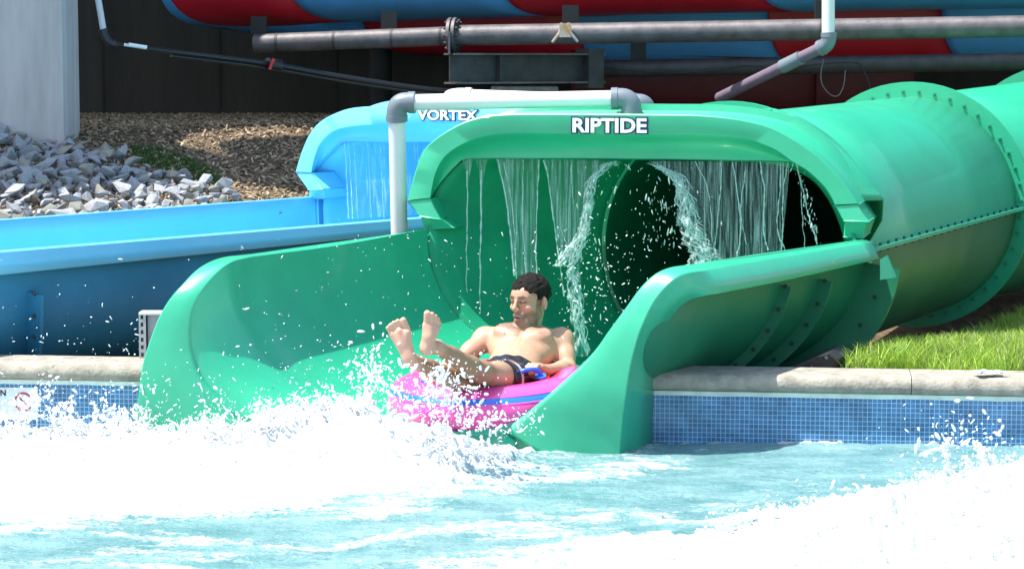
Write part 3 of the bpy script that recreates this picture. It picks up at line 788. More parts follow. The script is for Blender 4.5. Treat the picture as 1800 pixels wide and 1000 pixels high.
slab('shadow_slab', [(378, 260), (398, 249), (470, 243), (560, 238), (640, 270), (640, 350), (545, 326), (480, 306), (420, 282)], 4.6, .15, [], [], 'unseen concrete slab added high above the mulch bank to cast shade', 'shadow_caster')  # unseen slab, added only to cast the dark patch on the mulch

# ================================================================= OVERHEAD FLUMES
def overhead(label, path, cuts, colors, width, depth, mats, th=.03, rim=.14, flare=.0, seamw=.05, skew=0):
    T = thing('raft_slide', label, 'water slide'); nv = 28
    path = [Vector(p) for p in path]
    L_ = [0]
    for a, b in zip(path[:-1], path[1:]): L_.append(L_[-1] + (b - a).length)
    def pos(d):
        for i in range(len(path) - 1):
            if d <= L_[i + 1] or i == len(path) - 2:
                u = (d - L_[i]) / (L_[i + 1] - L_[i]); return path[i].lerp(path[i + 1], u), (path[i + 1] - path[i]).normalized()
    def sec(d, grow=0):
        p, ax = pos(d); side = Vector((ax.y, -ax.x, 0)).normalized(); row = []
        for k in range(nv + 1):
            t = math.pi * k / nv; c = -math.cos(t); s = math.sin(t); c = math.copysign(abs(c) ** .55, c); s = abs(s) ** .55
            row.append(p + side * c * (width / 2 + grow) - ax * c * skew + Vector((0, 0, depth - (depth + grow) * s)))
        a, b = row[0], row[-1]
        return [a - side * .0 + Vector((0, 0, -.12)) - side * .09, a - side * .09] + row + [b + side * .09, b + side * .09 + Vector((0, 0, -.12))]
    for i, (d0, d1) in enumerate(zip(cuts[:-1], cuts[1:])):
        m_ = max(2, int((d1 - d0) / .3)); rws = [sec(d0 + (d1 - d0) * j / m_) for j in range(m_ + 1)]
        rws = [sec(d0, .012)] + [sec(d0 + .04, .012)] + rws[1:]
        vs, fs = loft(rws); o = newobj('flume_section', vs, fs, mats[colors[i]], T, True, 40); solid(o, th, 0)
    settle(T, path[0]); return T
MM = {'r': M_red, 'b': M_sky}
def plen(path):
    c = [0]
    for a, b in zip(path[:-1], path[1:]): c.append(c[-1] + (b - a).length)
    return c
path = [at(455, 42, 22.6), at(660, 34, 22.4), at(1005, 25, 22.2), at(1432, 17, 22.0), at(2100, 8, 21.8)]
overhead('upper open flume in alternating red and sky blue sections, nearest of those crossing overhead', path, plen(path), 'rbrb', 2.0, .9, MM, skew=.62)
path = [at(400, 48, 23.9), at(470, 56, 23.8), at(740, 92, 23.6), at(1110, 112, 23.4), at(1440, 112, 23.2), at(1740, 106, 23.0), at(2100, 100, 22.9)]
overhead('second red and dark blue flume running lower behind the nearest overhead flume', path, plen(path), 'bbrbrb', 1.3, .8, MM, skew=.5)
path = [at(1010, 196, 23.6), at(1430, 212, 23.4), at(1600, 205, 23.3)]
overhead('lowest dark red flume in deep shade beneath the others', path, plen(path), 'rr', 1.1, .7, {'r': mat('shade_darkened_red', (.09, .004, .006), .6, var=.3)})  # shade below the upper flumes put into this darker red

# ================================================================= STEEL PIPES
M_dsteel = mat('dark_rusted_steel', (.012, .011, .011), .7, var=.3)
def steel_pipe(label, a, b, r, mt, collars=(), flanges=(), brackets=(), nm='support_pipe'):
    T = thing(nm, label, 'pipe'); mb = MB(); pts = [a.lerp(b, t / 10) for t in range(11)]; mb.tube(pts, r, 24); mb.build('pipe_run', mt, T)
    ax = (b - a).normalized()
    for t in collars:
        p = a.lerp(b, t); mb = MB(); mb.tube([p - ax * .012, p + ax * .012], r * 1.04, 24); mb.build('weld_collar', M_steel_d, T)
    for t in flanges:
        p = a.lerp(b, t); mb = MB(); mb.tube([p - ax * .035, p - ax * .008], r * 1.75, 28); mb.tube([p + ax * .008, p + ax * .035], r * 1.75, 28)
        f_ = mb.build('pipe_flange', M_steel, T); mb = MB(); s = ax.cross(Vector((0, 0, 1))).normalized(); u = s.cross(ax)
        for k in range(12):
            g = 2 * math.pi * k / 12; c_ = p + (s * math.cos(g) + u * math.sin(g)) * r * 1.42; mb.tube([c_ - ax * .06, c_ + ax * .06], .014, 8)
        mb.build('flange_bolt_ring', M_steel_d, f_)
    for t in brackets:
        p = a.lerp(b, t); mb = MB(); mb.box(p + Vector((0, .05, r + .07)), (.14, .06, .17)); mb.build('slide_saddle', M_dsteel, T, False)
    settle(T, a); return T
a, b = at(448, 77, 21.3), at(800, 63, 21.0); b2 = at(1900, 45, 19.9)
A = steel_pipe('upper galvanised pipe from the left end to the bolted flange under the near flume', a, at(786, 64, 21.0), .083, M_steel, (.12, .42, .72, .97), (), (.02, .70))
a3 = at(797, 63, 20.98)
Bp = steel_pipe('upper galvanised pipe from bolted flange to right edge, with a scorched weld', a3, b2, .09, M_steel, (.60,), (0.0,), (.195, .603))
# scorched weld saddle
pw = at(993, 58, 20.75); mb = MB(); axp = (b2 - a3).normalized()
for s in (-1, 1):
    mb.tube([pw + axp * s * .02 + Vector((0, -.085, .08)), pw + axp * s * .045 + Vector((0, -.095, 0)), pw + axp * s * .11 + Vector((0, -.07, -.08))], [.02, .016, .012], 8)
mb.box(pw + Vector((0, -.092, .02)), (.10, .02, .12)); keep(mb.build('weld_plate', M_rust, None), Bp)
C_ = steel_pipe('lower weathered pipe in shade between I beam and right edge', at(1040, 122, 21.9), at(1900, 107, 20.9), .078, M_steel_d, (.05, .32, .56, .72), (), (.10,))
# weld patch / lugs on lower pipe
# I beam
ib = thing('steel_beam', 'short grey steel I beam with its left end facing out, above the white pipe', 'beam')
e = at(790, 121, 20.8); dx = Vector((.86, .51, 0)).normalized(); sd_ = Vector((dx.y, -dx.x, 0)); Rm = Matrix((dx, sd_, Vector((0, 0, 1)))).transposed()
Lb = 1.55; hb = .25
mb = MB(); mb.box(e + dx * Lb / 2, (Lb, .016, hb - .02), Rm); mb.build('beam_web', M_steel_d, ib, False)
mb = MB(); mb.box(e + dx * Lb / 2 + Vector((0, 0, hb / 2)), (Lb, .2, .016), Rm); mb.build('top_plate', M_steel, ib, False)
mb = MB(); mb.box(e + dx * Lb / 2 - Vector((0, 0, hb / 2)), (Lb, .2, .016), Rm); mb.build('bottom_plate', M_steel, ib, False)
mb = MB(); mb.box(e + dx * Lb * .3 + sd_ * .05, (.012, .085, hb - .02), Rm); mb.build('stiffener', M_steel_d, ib, False)
mb = MB(); mb.box(e + dx * Lb * .93, (.16, .22, hb + .1), Rm); mb.build('end_post', M_steel_d, ib, False)
mb = MB(); mb.box(e + Vector((0, .0, hb / 2 + .10)), (.016, .14, .2)); mb.build('gusset', M_steel, ib, False)
settle(ib, e)
mb = MB(); q = at(922, 160, 22.2); mb.box(q + Vector((0, .1, -.35)), (.62, .6, .78)); o = mb.build('concrete_footing', M_cope, None, False); bevel(o, .01)
tag(o, 'buff concrete footing top seen just under the steel I beam', 'footing')
# uprights under the beams
for px, Yp, lab in ((668, 23.6, 'dark steel post in deep shade below the upper pipe, left of the I beam'),):
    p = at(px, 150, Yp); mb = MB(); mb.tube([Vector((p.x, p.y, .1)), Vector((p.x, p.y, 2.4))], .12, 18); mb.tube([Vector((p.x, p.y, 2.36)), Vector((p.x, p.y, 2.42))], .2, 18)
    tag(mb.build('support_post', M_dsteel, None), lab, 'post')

# ================================================================= PVC PIPES
def bendpath(pts, r):
    out = [Vector(pts[0])]
    for i in range(1, len(pts) - 1): out += arc_bend(pts[i - 1], pts[i], pts[i + 1], r, 8)
    out.append(Vector(pts[-1])); return out
def elbow(a, c, b, r, rad, mt, parent, ext_=.05):
    a_ = (Vector(a) - Vector(c)).normalized(); b_ = (Vector(b) - Vector(c)).normalized(); c = Vector(c)
    pts = [c + a_ * (r + ext_)] + arc_bend(c + a_ * 1, c, c + b_ * 1, r, 10) + [c + b_ * (r + ext_)]
    mb = MB(); mb.tube(pts, rad, 24)
    for d in (a_, b_): mb.tube([c + d * (r + ext_ - .035), c + d * (r + ext_ + .004)], rad * 1.07, 24)
    return mb.build('elbow_fitting', mt, parent)
sp = thing('feed_pipe', 'white plastic pipe with grey elbows standing left of green hood and crossing to it', 'pipe')
v0, v1 = at(703, 455, 14.75), at(697, 181, 14.6); v2 = at(1108, 173, 14.45); v3 = at(1111, 208, 14.45)
mb = MB(); mb.tube([v0, v0.lerp(v1, .5), v0.lerp(v1, .96)], .052, 24); mb.build('pipe_riser', M_pvc, sp)
mb = MB(); mb.tube([v1.lerp(v2, .07), v1.lerp(v2, .5), v1.lerp(v2, .965)], .049, 24); mb.build('pipe_run', M_pvc, sp)
elbow(v0, v1, v2, .06, .062, M_grey, sp); elbow(v1, v2, v3, .06, .062, M_grey, sp)
mb = MB(); mb.tube([v3 + Vector((0, 0, .03)), v3 - Vector((0, 0, .05))], .062, 20); mb.build('pipe_socket', M_grey, sp)
settle(sp, v0)
sp = thing('feed_pipe', 'further white water pipe mostly hidden behind the nearer one', 'pipe')
w1, w2 = at(803, 170, 16.6), at(1135, 181, 16.3); mb = MB()
mb.tube([w1.lerp(w2, .04), w1.lerp(w2, .95)], .052, 20); mb.build('pipe_run', M_pvc, sp); elbow(w1 + Vector((-.25, .6, -.1)), w1, w2, .05, .06, M_pvc, sp); elbow(w1, w2, w2 + Vector((.1, .3, -.6)), .05, .06, M_grey, sp)
settle(sp, w1)
dp = thing('drain_pipe', 'white drain pipe dropping at upper right into a grey elbow and sloping branch', 'pipe')
u0, u1, u2, u3 = at(1456, -160, 19.5), at(1457, 78, 19.5), at(1375, 118, 19.8), at(1265, 172, 21.0)
mb = MB(); mb.tube([u0, at(1456, 62, 19.5)], .053, 20); mb.build('pipe_drop', M_pvc, dp)
elbow(u0, u1, u2, .06, .062, M_grey, dp, .03); mb = MB(); mb.tube([u1.lerp(u2, .2), u2, u3], .048, 18); mb.build('sloping_branch', mat('purple_grey_pipe', (.17, .13, .17), .5, var=.1), dp)
mb = MB(); mb.tube([u2 - (u2 - u1).normalized() * .2, u2], .058, 18); mb.build('coupling', M_grey, dp)
settle(dp, u3)
dp = thing('drain_hose', 'pale pipe at upper left turning into black hose with red valve handle', 'hose')
h0, h1, h2 = at(166, -40, 18.9), at(184, 62, 18.9), at(207, 79, 18.95)
mb = MB(); mb.tube([h0, at(182, 55, 18.9)], .026, 16); mb.build('pipe_drop', mat('dull_white_pipe', (.5, .5, .52), .4), dp)
hp = [at(181, 52, 18.9), at(186, 66, 18.9), at(196, 77, 18.9), at(215, 80, 18.95), at(300, 91, 19.4), at(400, 103, 19.8), at(480, 114, 20.1), at(600, 135, 20.5), at(760, 158, 20.9), at(900, 168, 21.2)]
mb = MB(); mb.tube(catmull(hp, 60), [.034] * 18 + [.022] * 42, 12); mb.build('black_hose', M_black, dp)
mb = MB(); mb.tube(catmull([p + Vector((0, .02, -.035)) for p in hp[4:]], 40), .014, 10); mb.build('thin_hose', M_black, dp)
mb = MB(); mb.tube([at(218, 79, 18.92), at(256, 85, 18.97)], .012, 10); mb.tube([at(226, 79, 18.9), at(258, 84, 18.94)], .016, 10); mb.build('white_sleeve', M_pvc, dp)
mb = MB(); mb.tube([at(470, 112, 20.06), at(492, 116, 20.15)], .05, 14); mb.build('valve_body', M_black, dp)
mb = MB(); mb.tube([at(474, 122, 20.0), at(477, 113, 20.0), at(482, 104, 20.0)], [.014, .012, .016], 10); mb.build('valve_handle', M_redp, dp)
settle(dp, h0)
cb = thing('cable', 'thin black cable clipped along the lower pipe with a hanging loop at right', 'cable')
cp = [(1050, 117), (1110, 124), (1180, 128), (1240, 126), (1310, 116), (1370, 121), (1430, 114), (1490, 110), (1515, 118), (1532, 160)]
mb = MB(); mb.tube(catmull([at(x, y, 21.75 - (x - 1050) / 850 * 1.0) for x, y in cp], 60), .006, 8); mb.build('cable_run', M_black, cb)
lp = [(1448, 104), (1443, 130), (1446, 150), (1460, 167), (1474, 168), (1483, 150), (1486, 124)]
mb = MB(); mb.tube(catmull([at(x, y, 21.2) for x, y in lp], 40), .005, 8); mb.build('cable_loop', mat('grey_cable', (.16, .14, .15), .5), cb)
settle(cb, at(1050, 117, 21.7))

# ================================================================= SMALL THINGS
# perforated post
pp = thing('metal_post', 'galvanised perforated angle post behind left coping beside the green lip', 'post')
YP = 13.02; M_galv = mat('light_galvanised', (.42, .44, .46), .5, metal=.2, var=.1, vscale=20)
b0 = at(245, 640, YP); t0 = at(245, 553, YP); hz = t0.z - b0.z + .1; zb = b0.z - .1; wx = .038
mb = MB(); mb.box((b0.x + .005, YP, zb + hz / 2), (.010, .003, hz)); mb.box((b0.x + wx - .006, YP, zb + hz / 2), (.014, .003, hz))
npos = 9; pitch = hz / npos
for k in range(npos): mb.box((b0.x + .020, YP, zb + pitch * k + pitch * .18), (.020, .0029, pitch * .46))
mb.build('perforated_face', M_galv, pp, False)
mb = MB(); mb.box((b0.x + wx + .0, YP + .03, zb + hz / 2), (.003, .06, hz)); mb.box((b0.x + .02, YP + .03, zb + hz / 2), (.036, .002, hz)); mb.build('angle_back', M_steel_d, pp, False)
mb = MB(); mb.box((b0.x + .11, YP + .05, zb + hz / 2), (.13, .05, hz - .01)); mb.build('side_plate', M_galv, pp, False)
mb = MB(); mb.box((b0.x + .10, YP + .06, zb + hz + .005), (.20, .13, .012)); mb.build('cap_plate', M_pvc, pp, False)
settle(pp, (b0.x + .05, YP, zb))
# black saddle under the hull
p = [at(x, y, 12.86) for x, y in ((1340, 668), (1455, 668), (1474, 632), (1457, 620), (1432, 628), (1370, 656))]
n = len(p); mb = MB(); mb.add(p + [q + Vector((.1, .35, 0)) for q in p], [tuple(range(n)), tuple(range(n, 2 * n))[::-1]] + [(i, n + i, n + (i + 1) % n, (i + 1) % n) for i in range(n)])
sd_o = thing('slide_cradle', 'black steel cradle plate under the green hull at the edge of the grass', 'cradle')
o = mb.build('cradle_plate', mat('black_painted_steel', (.02, .02, .022), .5, var=.4, vscale=20), sd_o, False); bevel(o, .006)
mb = MB()
for x, y in ((1452, 628), (1426, 645)): q = at(x, y, 12.85); mb.tube([q, q + Vector((0, -.02, 0))], .009, 8)
mb.build('cradle_bolt_pair', M_bolt, sd_o); settle(sd_o, p[0])
# crumpled white scrap on the coping
bm = bmesh.new(); bmesh.ops.create_grid(bm, x_segments=14, y_segments=9, size=1)
for v in bm.verts:
    n1 = noise.noise(Vector((v.co.x * 2.1, v.co.y * 2.1, 5))); n2 = noise.noise(Vector((v.co.x * 2.1, v.co.y * 2.1, 9)))
    rr = max(abs(v.co.x), abs(v.co.y)); v.co = Vector((v.co.x * (.075 + .02 * n1), v.co.y * (.045 + .012 * n2), .012 + .028 * max(0, n1 + .25) * (1 - rr * .6) + .012 * n2))
me = bpy.data.meshes.new('paper_scrap'); bm.to_mesh(me); bm.free(); me.materials.append(M_pvc); o = bpy.data.objects.new('paper_scrap', me); COL.objects.link(o)
o.location = atz(1738, 659, .368); o.rotation_euler = (0, 0, .2); solid(o, .003); tag(o, 'crumpled white paper scrap lying on the right coping', 'paper scrap')
# ================================================================= SIGNED DISTANCE MODELLING (person)
class SDF:
    def __init__(s, lo, hi, h):
        s.lo = np.array(lo, float); s.h = h; s.n = np.ceil((np.array(hi) - s.lo) / h).astype(int) + 1
        s.F = np.full(s.n, 1.0, np.float32)
        s.ax = [s.lo[i] + h * np.arange(s.n[i]) for i in range(3)]
    def region(s, lo, hi):
        i0 = np.clip(np.floor((np.array(lo) - s.lo) / s.h).astype(int), 0, s.n - 1); i1 = np.clip(np.ceil((np.array(hi) - s.lo) / s.h).astype(int) + 1, 1, s.n)
        if np.any(i1 <= i0): return None
        sl = tuple(slice(a, b) for a, b in zip(i0, i1)); X = np.meshgrid(*[s.ax[i][sl[i]] for i in range(3)], indexing='ij', sparse=True); return sl, X
    def merge(s, sl, d, k, sub=False):
        A = s.F[sl]
        if sub:
            d = -d; h = np.clip(.5 - .5 * (d - A) / k * -1, 0, 1) if False else np.clip(.5 + .5 * (d - A) / k, 0, 1)
            s.F[sl] = A * (1 - h) + d * h + k * h * (1 - h)
        else:
            h = np.clip(.5 + .5 * (A - d) / k, 0, 1); s.F[sl] = A * (1 - h) + d * h - k * h * (1 - h)
    def cone(s, a, b, ra, rb, k=.02, sub=False):
        a = np.array(a[:]); b = np.array(b[:]); m = max(ra, rb) + k * 2 + .02
        rg = s.region(np.minimum(a, b) - m, np.maximum(a, b) + m)
        if rg is None: return s
        sl, X = rg; ab = b - a; L2 = max(ab @ ab, 1e-9)
        t = sum((X[i] - a[i]) * ab[i] for i in range(3)) / L2; t = np.clip(t, 0, 1)
        d = np.sqrt(sum((X[i] - a[i] - t * ab[i]) ** 2 for i in range(3))) - (ra + (rb - ra) * t)
        s.merge(sl, d.astype(np.float32), k, sub); return s
    def ell(s, c, rad, Rm=None, k=.02, sub=False):
        c = np.array(c[:]); rad = np.array(rad, float); m = rad.max() + k * 2 + .02
        rg = s.region(c - m, c + m)
        if rg is None: return s
        sl, X = rg; Rm = np.eye(3) if Rm is None else np.array(Rm)      # columns = local axes
        q = [sum((X[i] - c[i]) * Rm[i, j] for i in range(3)) for j in range(3)]
        k0 = np.sqrt(sum((q[j] / rad[j]) ** 2 for j in range(3))); k1 = np.sqrt(sum((q[j] / rad[j] ** 2) ** 2 for j in range(3)))
        d = k0 * (k0 - 1) / np.maximum(k1, 1e-6)
        s.merge(sl, d.astype(np.float32), k, sub); return s
    def mesh(s):
        Fd = s.F; ins = Fd < 0; n = s.n
        c = np.zeros(n - 1, np.int8)
        for dx in (0, 1):
            for dy in (0, 1):
                for dz in (0, 1): c += ins[dx:n[0] - 1 + dx, dy:n[1] - 1 + dy, dz:n[2] - 1 + dz]
        cells = np.argwhere((c > 0) & (c < 8)); idx = np.full(n - 1, -1, np.int64); idx[tuple(cells.T)] = np.arange(len(cells))
        acc = np.zeros((len(cells), 3)); cnt = np.zeros(len(cells))
        cor = [(0, 0, 0), (1, 0, 0), (0, 1, 0), (1, 1, 0), (0, 0, 1), (1, 0, 1), (0, 1, 1), (1, 1, 1)]
        val = [Fd[cells[:, 0] + a, cells[:, 1] + b, cells[:, 2] + d] for a, b, d in cor]
        for i in range(8):
            for j in range(i + 1, 8):
                df = [cor[j][q] - cor[i][q] for q in range(3)]
                if sum(abs(q) for q in df) != 1: continue
                m = (val[i] < 0) != (val[j] < 0); t = np.where(m, val[i] / np.where(m, val[i] - val[j], 1), 0)
                for q in range(3): acc[:, q] += np.where(m, cor[i][q] + t * df[q], 0)
                cnt += m
        V = s.lo + s.h * (cells + acc / cnt[:, None]); Q = []
        for axis in range(3):
            a = [slice(None)] * 3; b = [slice(None)] * 3; a[axis] = slice(0, -1); b[axis] = slice(1, None)
            A = ins[tuple(a)]; Bq = ins[tuple(b)]; e = np.argwhere(A != Bq)
            o1, o2 = (axis + 1) % 3, (axis + 2) % 3
            e = e[(e[:, o1] > 0) & (e[:, o2] > 0) & (e[:, o1] < n[o1] - 1) & (e[:, o2] < n[o2] - 1)]
            q = []
            for d1, d2 in ((-1, -1), (0, -1), (0, 0), (-1, 0)):
                cc = e.copy(); cc[:, o1] += d1; cc[:, o2] += d2; q.append(idx[tuple(cc.T)])
            q = np.stack(q, 1); fl_ = ~A[tuple(e.T)]; q[fl_] = q[fl_][:, ::-1]; Q.append(q)
        Q = np.concatenate(Q); Q = Q[(Q >= 0).all(1)]
        return V, Q
def relax(V, Q, it=2, lam=.5):
    E = np.concatenate([Q[:, [0, 1]], Q[:, [1, 2]], Q[:, [2, 3]], Q[:, [3, 0]]]); n = len(V)
    for _ in range(it):
        S = np.zeros((n, 3)); c = np.zeros(n)
        for q in range(3):
            S[:, q] = np.bincount(E[:, 0], V[E[:, 1], q], n) + np.bincount(E[:, 1], V[E[:, 0], q], n)
        c = np.bincount(E[:, 0], minlength=n) + np.bincount(E[:, 1], minlength=n)
        V = V + lam * (S / np.maximum(c, 1)[:, None] - V)
    return V
A3 = lambda v: np.array(v[:])
DY = .36
at0 = at
at = lambda px, py, Y: at0(px, py, Y + DY)
man = thing('person', 'dark haired bare chested man in dark swim shorts reclining on the pink ring, feet raised', 'person')
Sc = 1.05
Ppel = at(897, 664, 12.22); Pneck = at(927, 584, 12.60)
Rsh, Lsh = at(853, 597, 12.57), at(987, 598, 12.55)
Rel, Rwr, Rha = at(806, 634, 12.42), at(776, 652, 12.18), at(762, 655, 12.08)
Lel, Lwr, Lha = at(1000, 648, 12.40), at(962, 650, 12.20), at(944, 645, 12.13)
Rhip, Rkn, Ran = at(880, 668, 12.20), at(806, 668, 11.80), at(729, 636, 11.44)
Lhip, Lkn, Lan = at(908, 668, 12.18), at(848, 655, 11.78), at(768, 610, 11.44)
HC = at(931, 531, 12.54)
yaw = R(40)
hf = Vector((-math.sin(yaw), -math.cos(yaw), -.06)).normalized(); hr = Vector((math.cos(yaw), -math.sin(yaw), .04)); hr = (hr - hf * hr.dot(hf)).normalized(); hu = hr.cross(hf).normalized()
if hu.z < 0: hu = -hu
HS = 1.16
HM = np.stack([A3(hr), A3(hf), A3(hu)], 1)
def hp_(r, f, u): return HC + (hr * r + hf * f + hu * u) * HS
body = SDF((-.74, 11.15 + DY, .12), (.44, 12.86 + DY, .96), .0048)
b = body
# torso
tu = (Pneck - Ppel).normalized(); tr = (Lsh - Rsh).normalized(); tr = (tr - tu * tr.dot(tu)).normalized(); tf = tu.cross(tr); 
if tf.y > 0: tf = -tf
TM = np.stack([A3(tr), A3(tf), A3(tu)], 1)
tp = lambda r, f, u: Ppel + tr * r + tf * f + tu * u
L = (Pneck - Ppel).length
b.ell(tp(0, -.01, L * .70), (.165, .105, .16), TM, .03)          # rib cage
b.ell(tp(0, .0, L * .30), (.145, .10, .15), TM, .04)             # belly
b.ell(tp(0, 0, .02), (.155, .11, .12), TM, .04)                  # pelvis
for s, sh_ in ((-1, Rsh), (1, Lsh)):
    b.ell(tp(s * .075, .075, L * .74), (.085, .035, .062), TM, .03)   # pectoral
    b.cone(tp(s * .05, -.02, L * .93), sh_ + Vector((0, .01, .012)), .045, .052, .035)  # trapezius / collar
    b.cone(tp(s * .10, -.02, L * .60), tp(s * .155, -.01, L * .80), .07, .06, .04) # lats
    b.ell(sh_, (.068, .064, .064), None, .03)
b.cone(tp(-.02, .075, L * .93), tp(-.14, .05, L * .92), .012, .012, .02); b.cone(tp(.02, .075, L * .93), tp(.14, .05, L * .92), .012, .012, .02)
b.ell(tp(0, .118, L * .72), (.006, .018, .07), TM, .03, sub=True)
b.ell(tp(0, .112, L * .24), (.008, .012, .010), TM, .012, sub=True)
# arms
for sh_, el_, wr_ in ((Rsh, Rel, Rwr), (Lsh, Lel, Lwr)):
    b.cone(sh_, sh_.lerp(el_, .55), .056, .052, .03); b.cone(sh_.lerp(el_, .5), el_, .050, .038, .02)
    b.cone(el_, el_.lerp(wr_, .35), .040, .044, .02); b.cone(el_.lerp(wr_, .3), wr_, .043, .027, .02)
def fist(w, c, k_dir, side):
    """closed hand: palm from wrist w to knuckles c, fingers curling down round a grip"""
    f = (c - w).normalized(); d = Vector(k_dir).normalized(); d = (d - f * d.dot(f)).normalized(); s = f.cross(d).normalized() * side
    M = np.stack([A3(s), A3(f), A3(d)], 1); pc = c
    b.cone(w, pc - f * .02, .026, .026, .015); b.ell(pc, (.042, .038, .019), M, .012)
    for q, (o_, ln, r_) in enumerate(((-.031, .9, .0095), (-.0105, 1.0, .0105), (.0105, .97, .0102), (.031, .82, .009))):
        k0 = pc + s * o_ + f * .030 - d * .008; k1 = k0 + f * .020 * ln + d * .022 * ln; k2 = k1 - f * .012 + d * .024 * ln; k3 = k2 - f * .022 * ln + d * .004
        b.cone(k0, k1, r_ * 1.12, r_ * 1.05, .004); b.cone(k1, k2, r_ * 1.05, r_, .003); b.cone(k2, k3, r_, r_ * .85, .003)
    t0 = pc - s * .035 * 1 - f * .01 + d * .008; t1 = t0 - s * .012 + f * .03 + d * .018; t2 = t1 + s * .022 + f * .012 + d * .014
    b.cone(t0, t1, .014, .012, .006); b.cone(t1, t2, .012, .0095, .004)
fist(Lwr, Lha, (-.15, -.25, -1), 1); fist(Rwr, Rha, (0, -.2, -1), -1)
# legs
for hip_, kn_, an_ in ((Rhip, Rkn, Ran), (Lhip, Lkn, Lan)):
    b.cone(hip_, hip_.lerp(kn_, .6), .088, .074, .03); b.cone(hip_.lerp(kn_, .55), kn_, .074, .056, .02)
    b.ell(kn_ + Vector((0, -.01, .012)), (.052, .05, .05), None, .02)
    sd__ = (an_ - kn_); m = kn_.lerp(an_, .33) + Vector((.01, .0, -.012))
    b.cone(kn_, m, .052, .056, .02); b.cone(m, kn_.lerp(an_, .72), .056, .040, .02); b.cone(kn_.lerp(an_, .65), an_, .042, .034, .02)
def foot_(an_, heel, balls, toes, mid):
    b.cone(an_, heel, .036, .030, .02); b.cone(heel, mid, .031, .026, .02)
    for q in balls: b.cone(mid, q, .024, .0175, .016); b.cone(heel, q, .027, .014, .016)
    for k, (t0, t1, r_) in enumerate(toes): b.cone(t0, t1, r_ * .92, r_, .004)
YR = 11.38
foot_(Ran, at(719, 628, YR), [at(716, 584, YR - .01), at(702, 582, YR - .01), at(690, 587, YR)],
      [(at(716, 578, YR), at(709, 563, YR - .01), .0165), (at(706, 578, YR), at(699, 564, YR - .01), .0115), (at(700, 579, YR), at(692, 567, YR - .01), .0108), (at(694, 582, YR), at(686, 571, YR - .01), .0102), (at(688, 586, YR), at(681, 576, YR - .01), .0098)], at(708, 606, YR - .0))
foot_(Lan, at(750, 612, YR + .01), [at(749, 572, YR), at(758, 573, YR), at(767, 577, YR + .02)],
      [(at(750, 568, YR), at(751, 551, YR - .01), .0175), (at(758, 568, YR), at(760, 552, YR - .01), .0115), (at(763, 569, YR + .01), at(766, 556, YR), .011), (at(767, 572, YR + .02), at(770, 561, YR + .01), .0105), (at(770, 577, YR + .03), at(773, 567, YR + .02), .010)], at(754, 592, YR))
# neck and head
b.cone(hp_(0, -.025, -.05), Pneck + Vector((0, -.005, -.02)), .056, .064, .03)
k = .014 * HS
def HE(c, r_, kk=k, sub=False): b.ell(hp_(*c), tuple(q * HS for q in r_), HM, kk, sub)
def HCn(a, c, ra, rb, kk=k, sub=False): b.cone(hp_(*a), hp_(*c), ra * HS, rb * HS, kk, sub)
HE((0, -.012, .030), (.073, .092, .085), .02); HE((0, .022, -.035), (.056, .064, .075), .03)
HE((0, .045, .035), (.058, .048, .055), .03)
HCn((-.018, .072, -.094), (.018, .072, -.094), .021, .021); HE((0, .066, -.075), (.035, .026, .028))
for s in (-1, 1):
    HCn((s * .050, .005, -.055), (s * .022, .060, -.092), .020, .018, .02); HE((s * .044, .056, -.016), (.022, .026, .018), .018)
    HCn((s * .014, .090, .031), (s * .046, .074, .030), .0085, .0085, .010)
    HE((s * .030, .097, .012), (.018, .016, .0115), .009, True); HE((s * .030, .078, .011), (.0135, .0135, .0125), .002)
    HCn((s * .018, .089, .0165), (s * .041, .080, .0160), .0035, .0035, .004)   # lids, half closed
    HCn((s * .018, .0875, .0035), (s * .041, .079, .0035), .0033, .0033, .003)
    HE((s * .080, -.012, -.004), (.0085, .020, .033), .006); HE((s * .086, -.006, -.001), (.005, .011, .019), .004, True)
    HE((s * .012, .104, -.022), (.0085, .0095, .008), .006)
HCn((0, .090, .026), (0, .113, -.014), .008, .0115, .008); HE((0, .114, -.017), (.0105, .010, .0095), .006)
HE((0, .088, -.053), (.028, .018, .022), .014)
HE((0, .1035, -.0465), (.023, .007, .0048), .004); HE((0, .100, -.0690), (.020, .008, .0058), .004); HE((0, .107, -.0575), (.020, .018, .0085), .003, True)
V, Q = b.mesh(); V = relax(V, Q, 2, .35)
# colour by place
hl = (V - A3(HC)) @ HM / HS
base = np.array([.50, .285, .185])
C_ = np.tile(base, (len(V), 1))
def paint(mask, colr, amt=1.0):
    m = np.clip(mask, 0, 1)[:, None] * amt; C_[:] = C_ * (1 - m) + np.array(colr) * m
def g3(c, r_): return np.exp(-(((hl - np.array(c)) / np.array(r_)) ** 2).sum(1))
nz = np.array([noise.noise(Vector(v * 9)) for v in V]); nz2 = np.array([noise.noise(Vector(v * 45)) for v in V])
C_ *= (1 + .07 * nz + .04 * nz2)[:, None]
inhead = (hl[:, 2] > -.14) & (hl[:, 2] < .13) & (np.abs(hl[:, 0]) < .1) & (hl[:, 1] > -.12) & (hl[:, 1] < .14)
ih = inhead.astype(float)
jaw = ih * np.clip((-.028 - hl[:, 2]) / .02, 0, 1) * np.clip((hl[:, 2] + .125) / .02, 0, 1) * np.clip((hl[:, 1] + .012) / .03, 0, 1)
side_b = ih * (np.abs(hl[:, 0]) > .05) * (hl[:, 2] < .02) * (hl[:, 2] > -.07) * (hl[:, 1] > -.005) * (hl[:, 1] < .03)
paint(np.maximum(jaw, side_b * .9) * (.8 + .3 * nz2), (.13, .08, .055), .9)
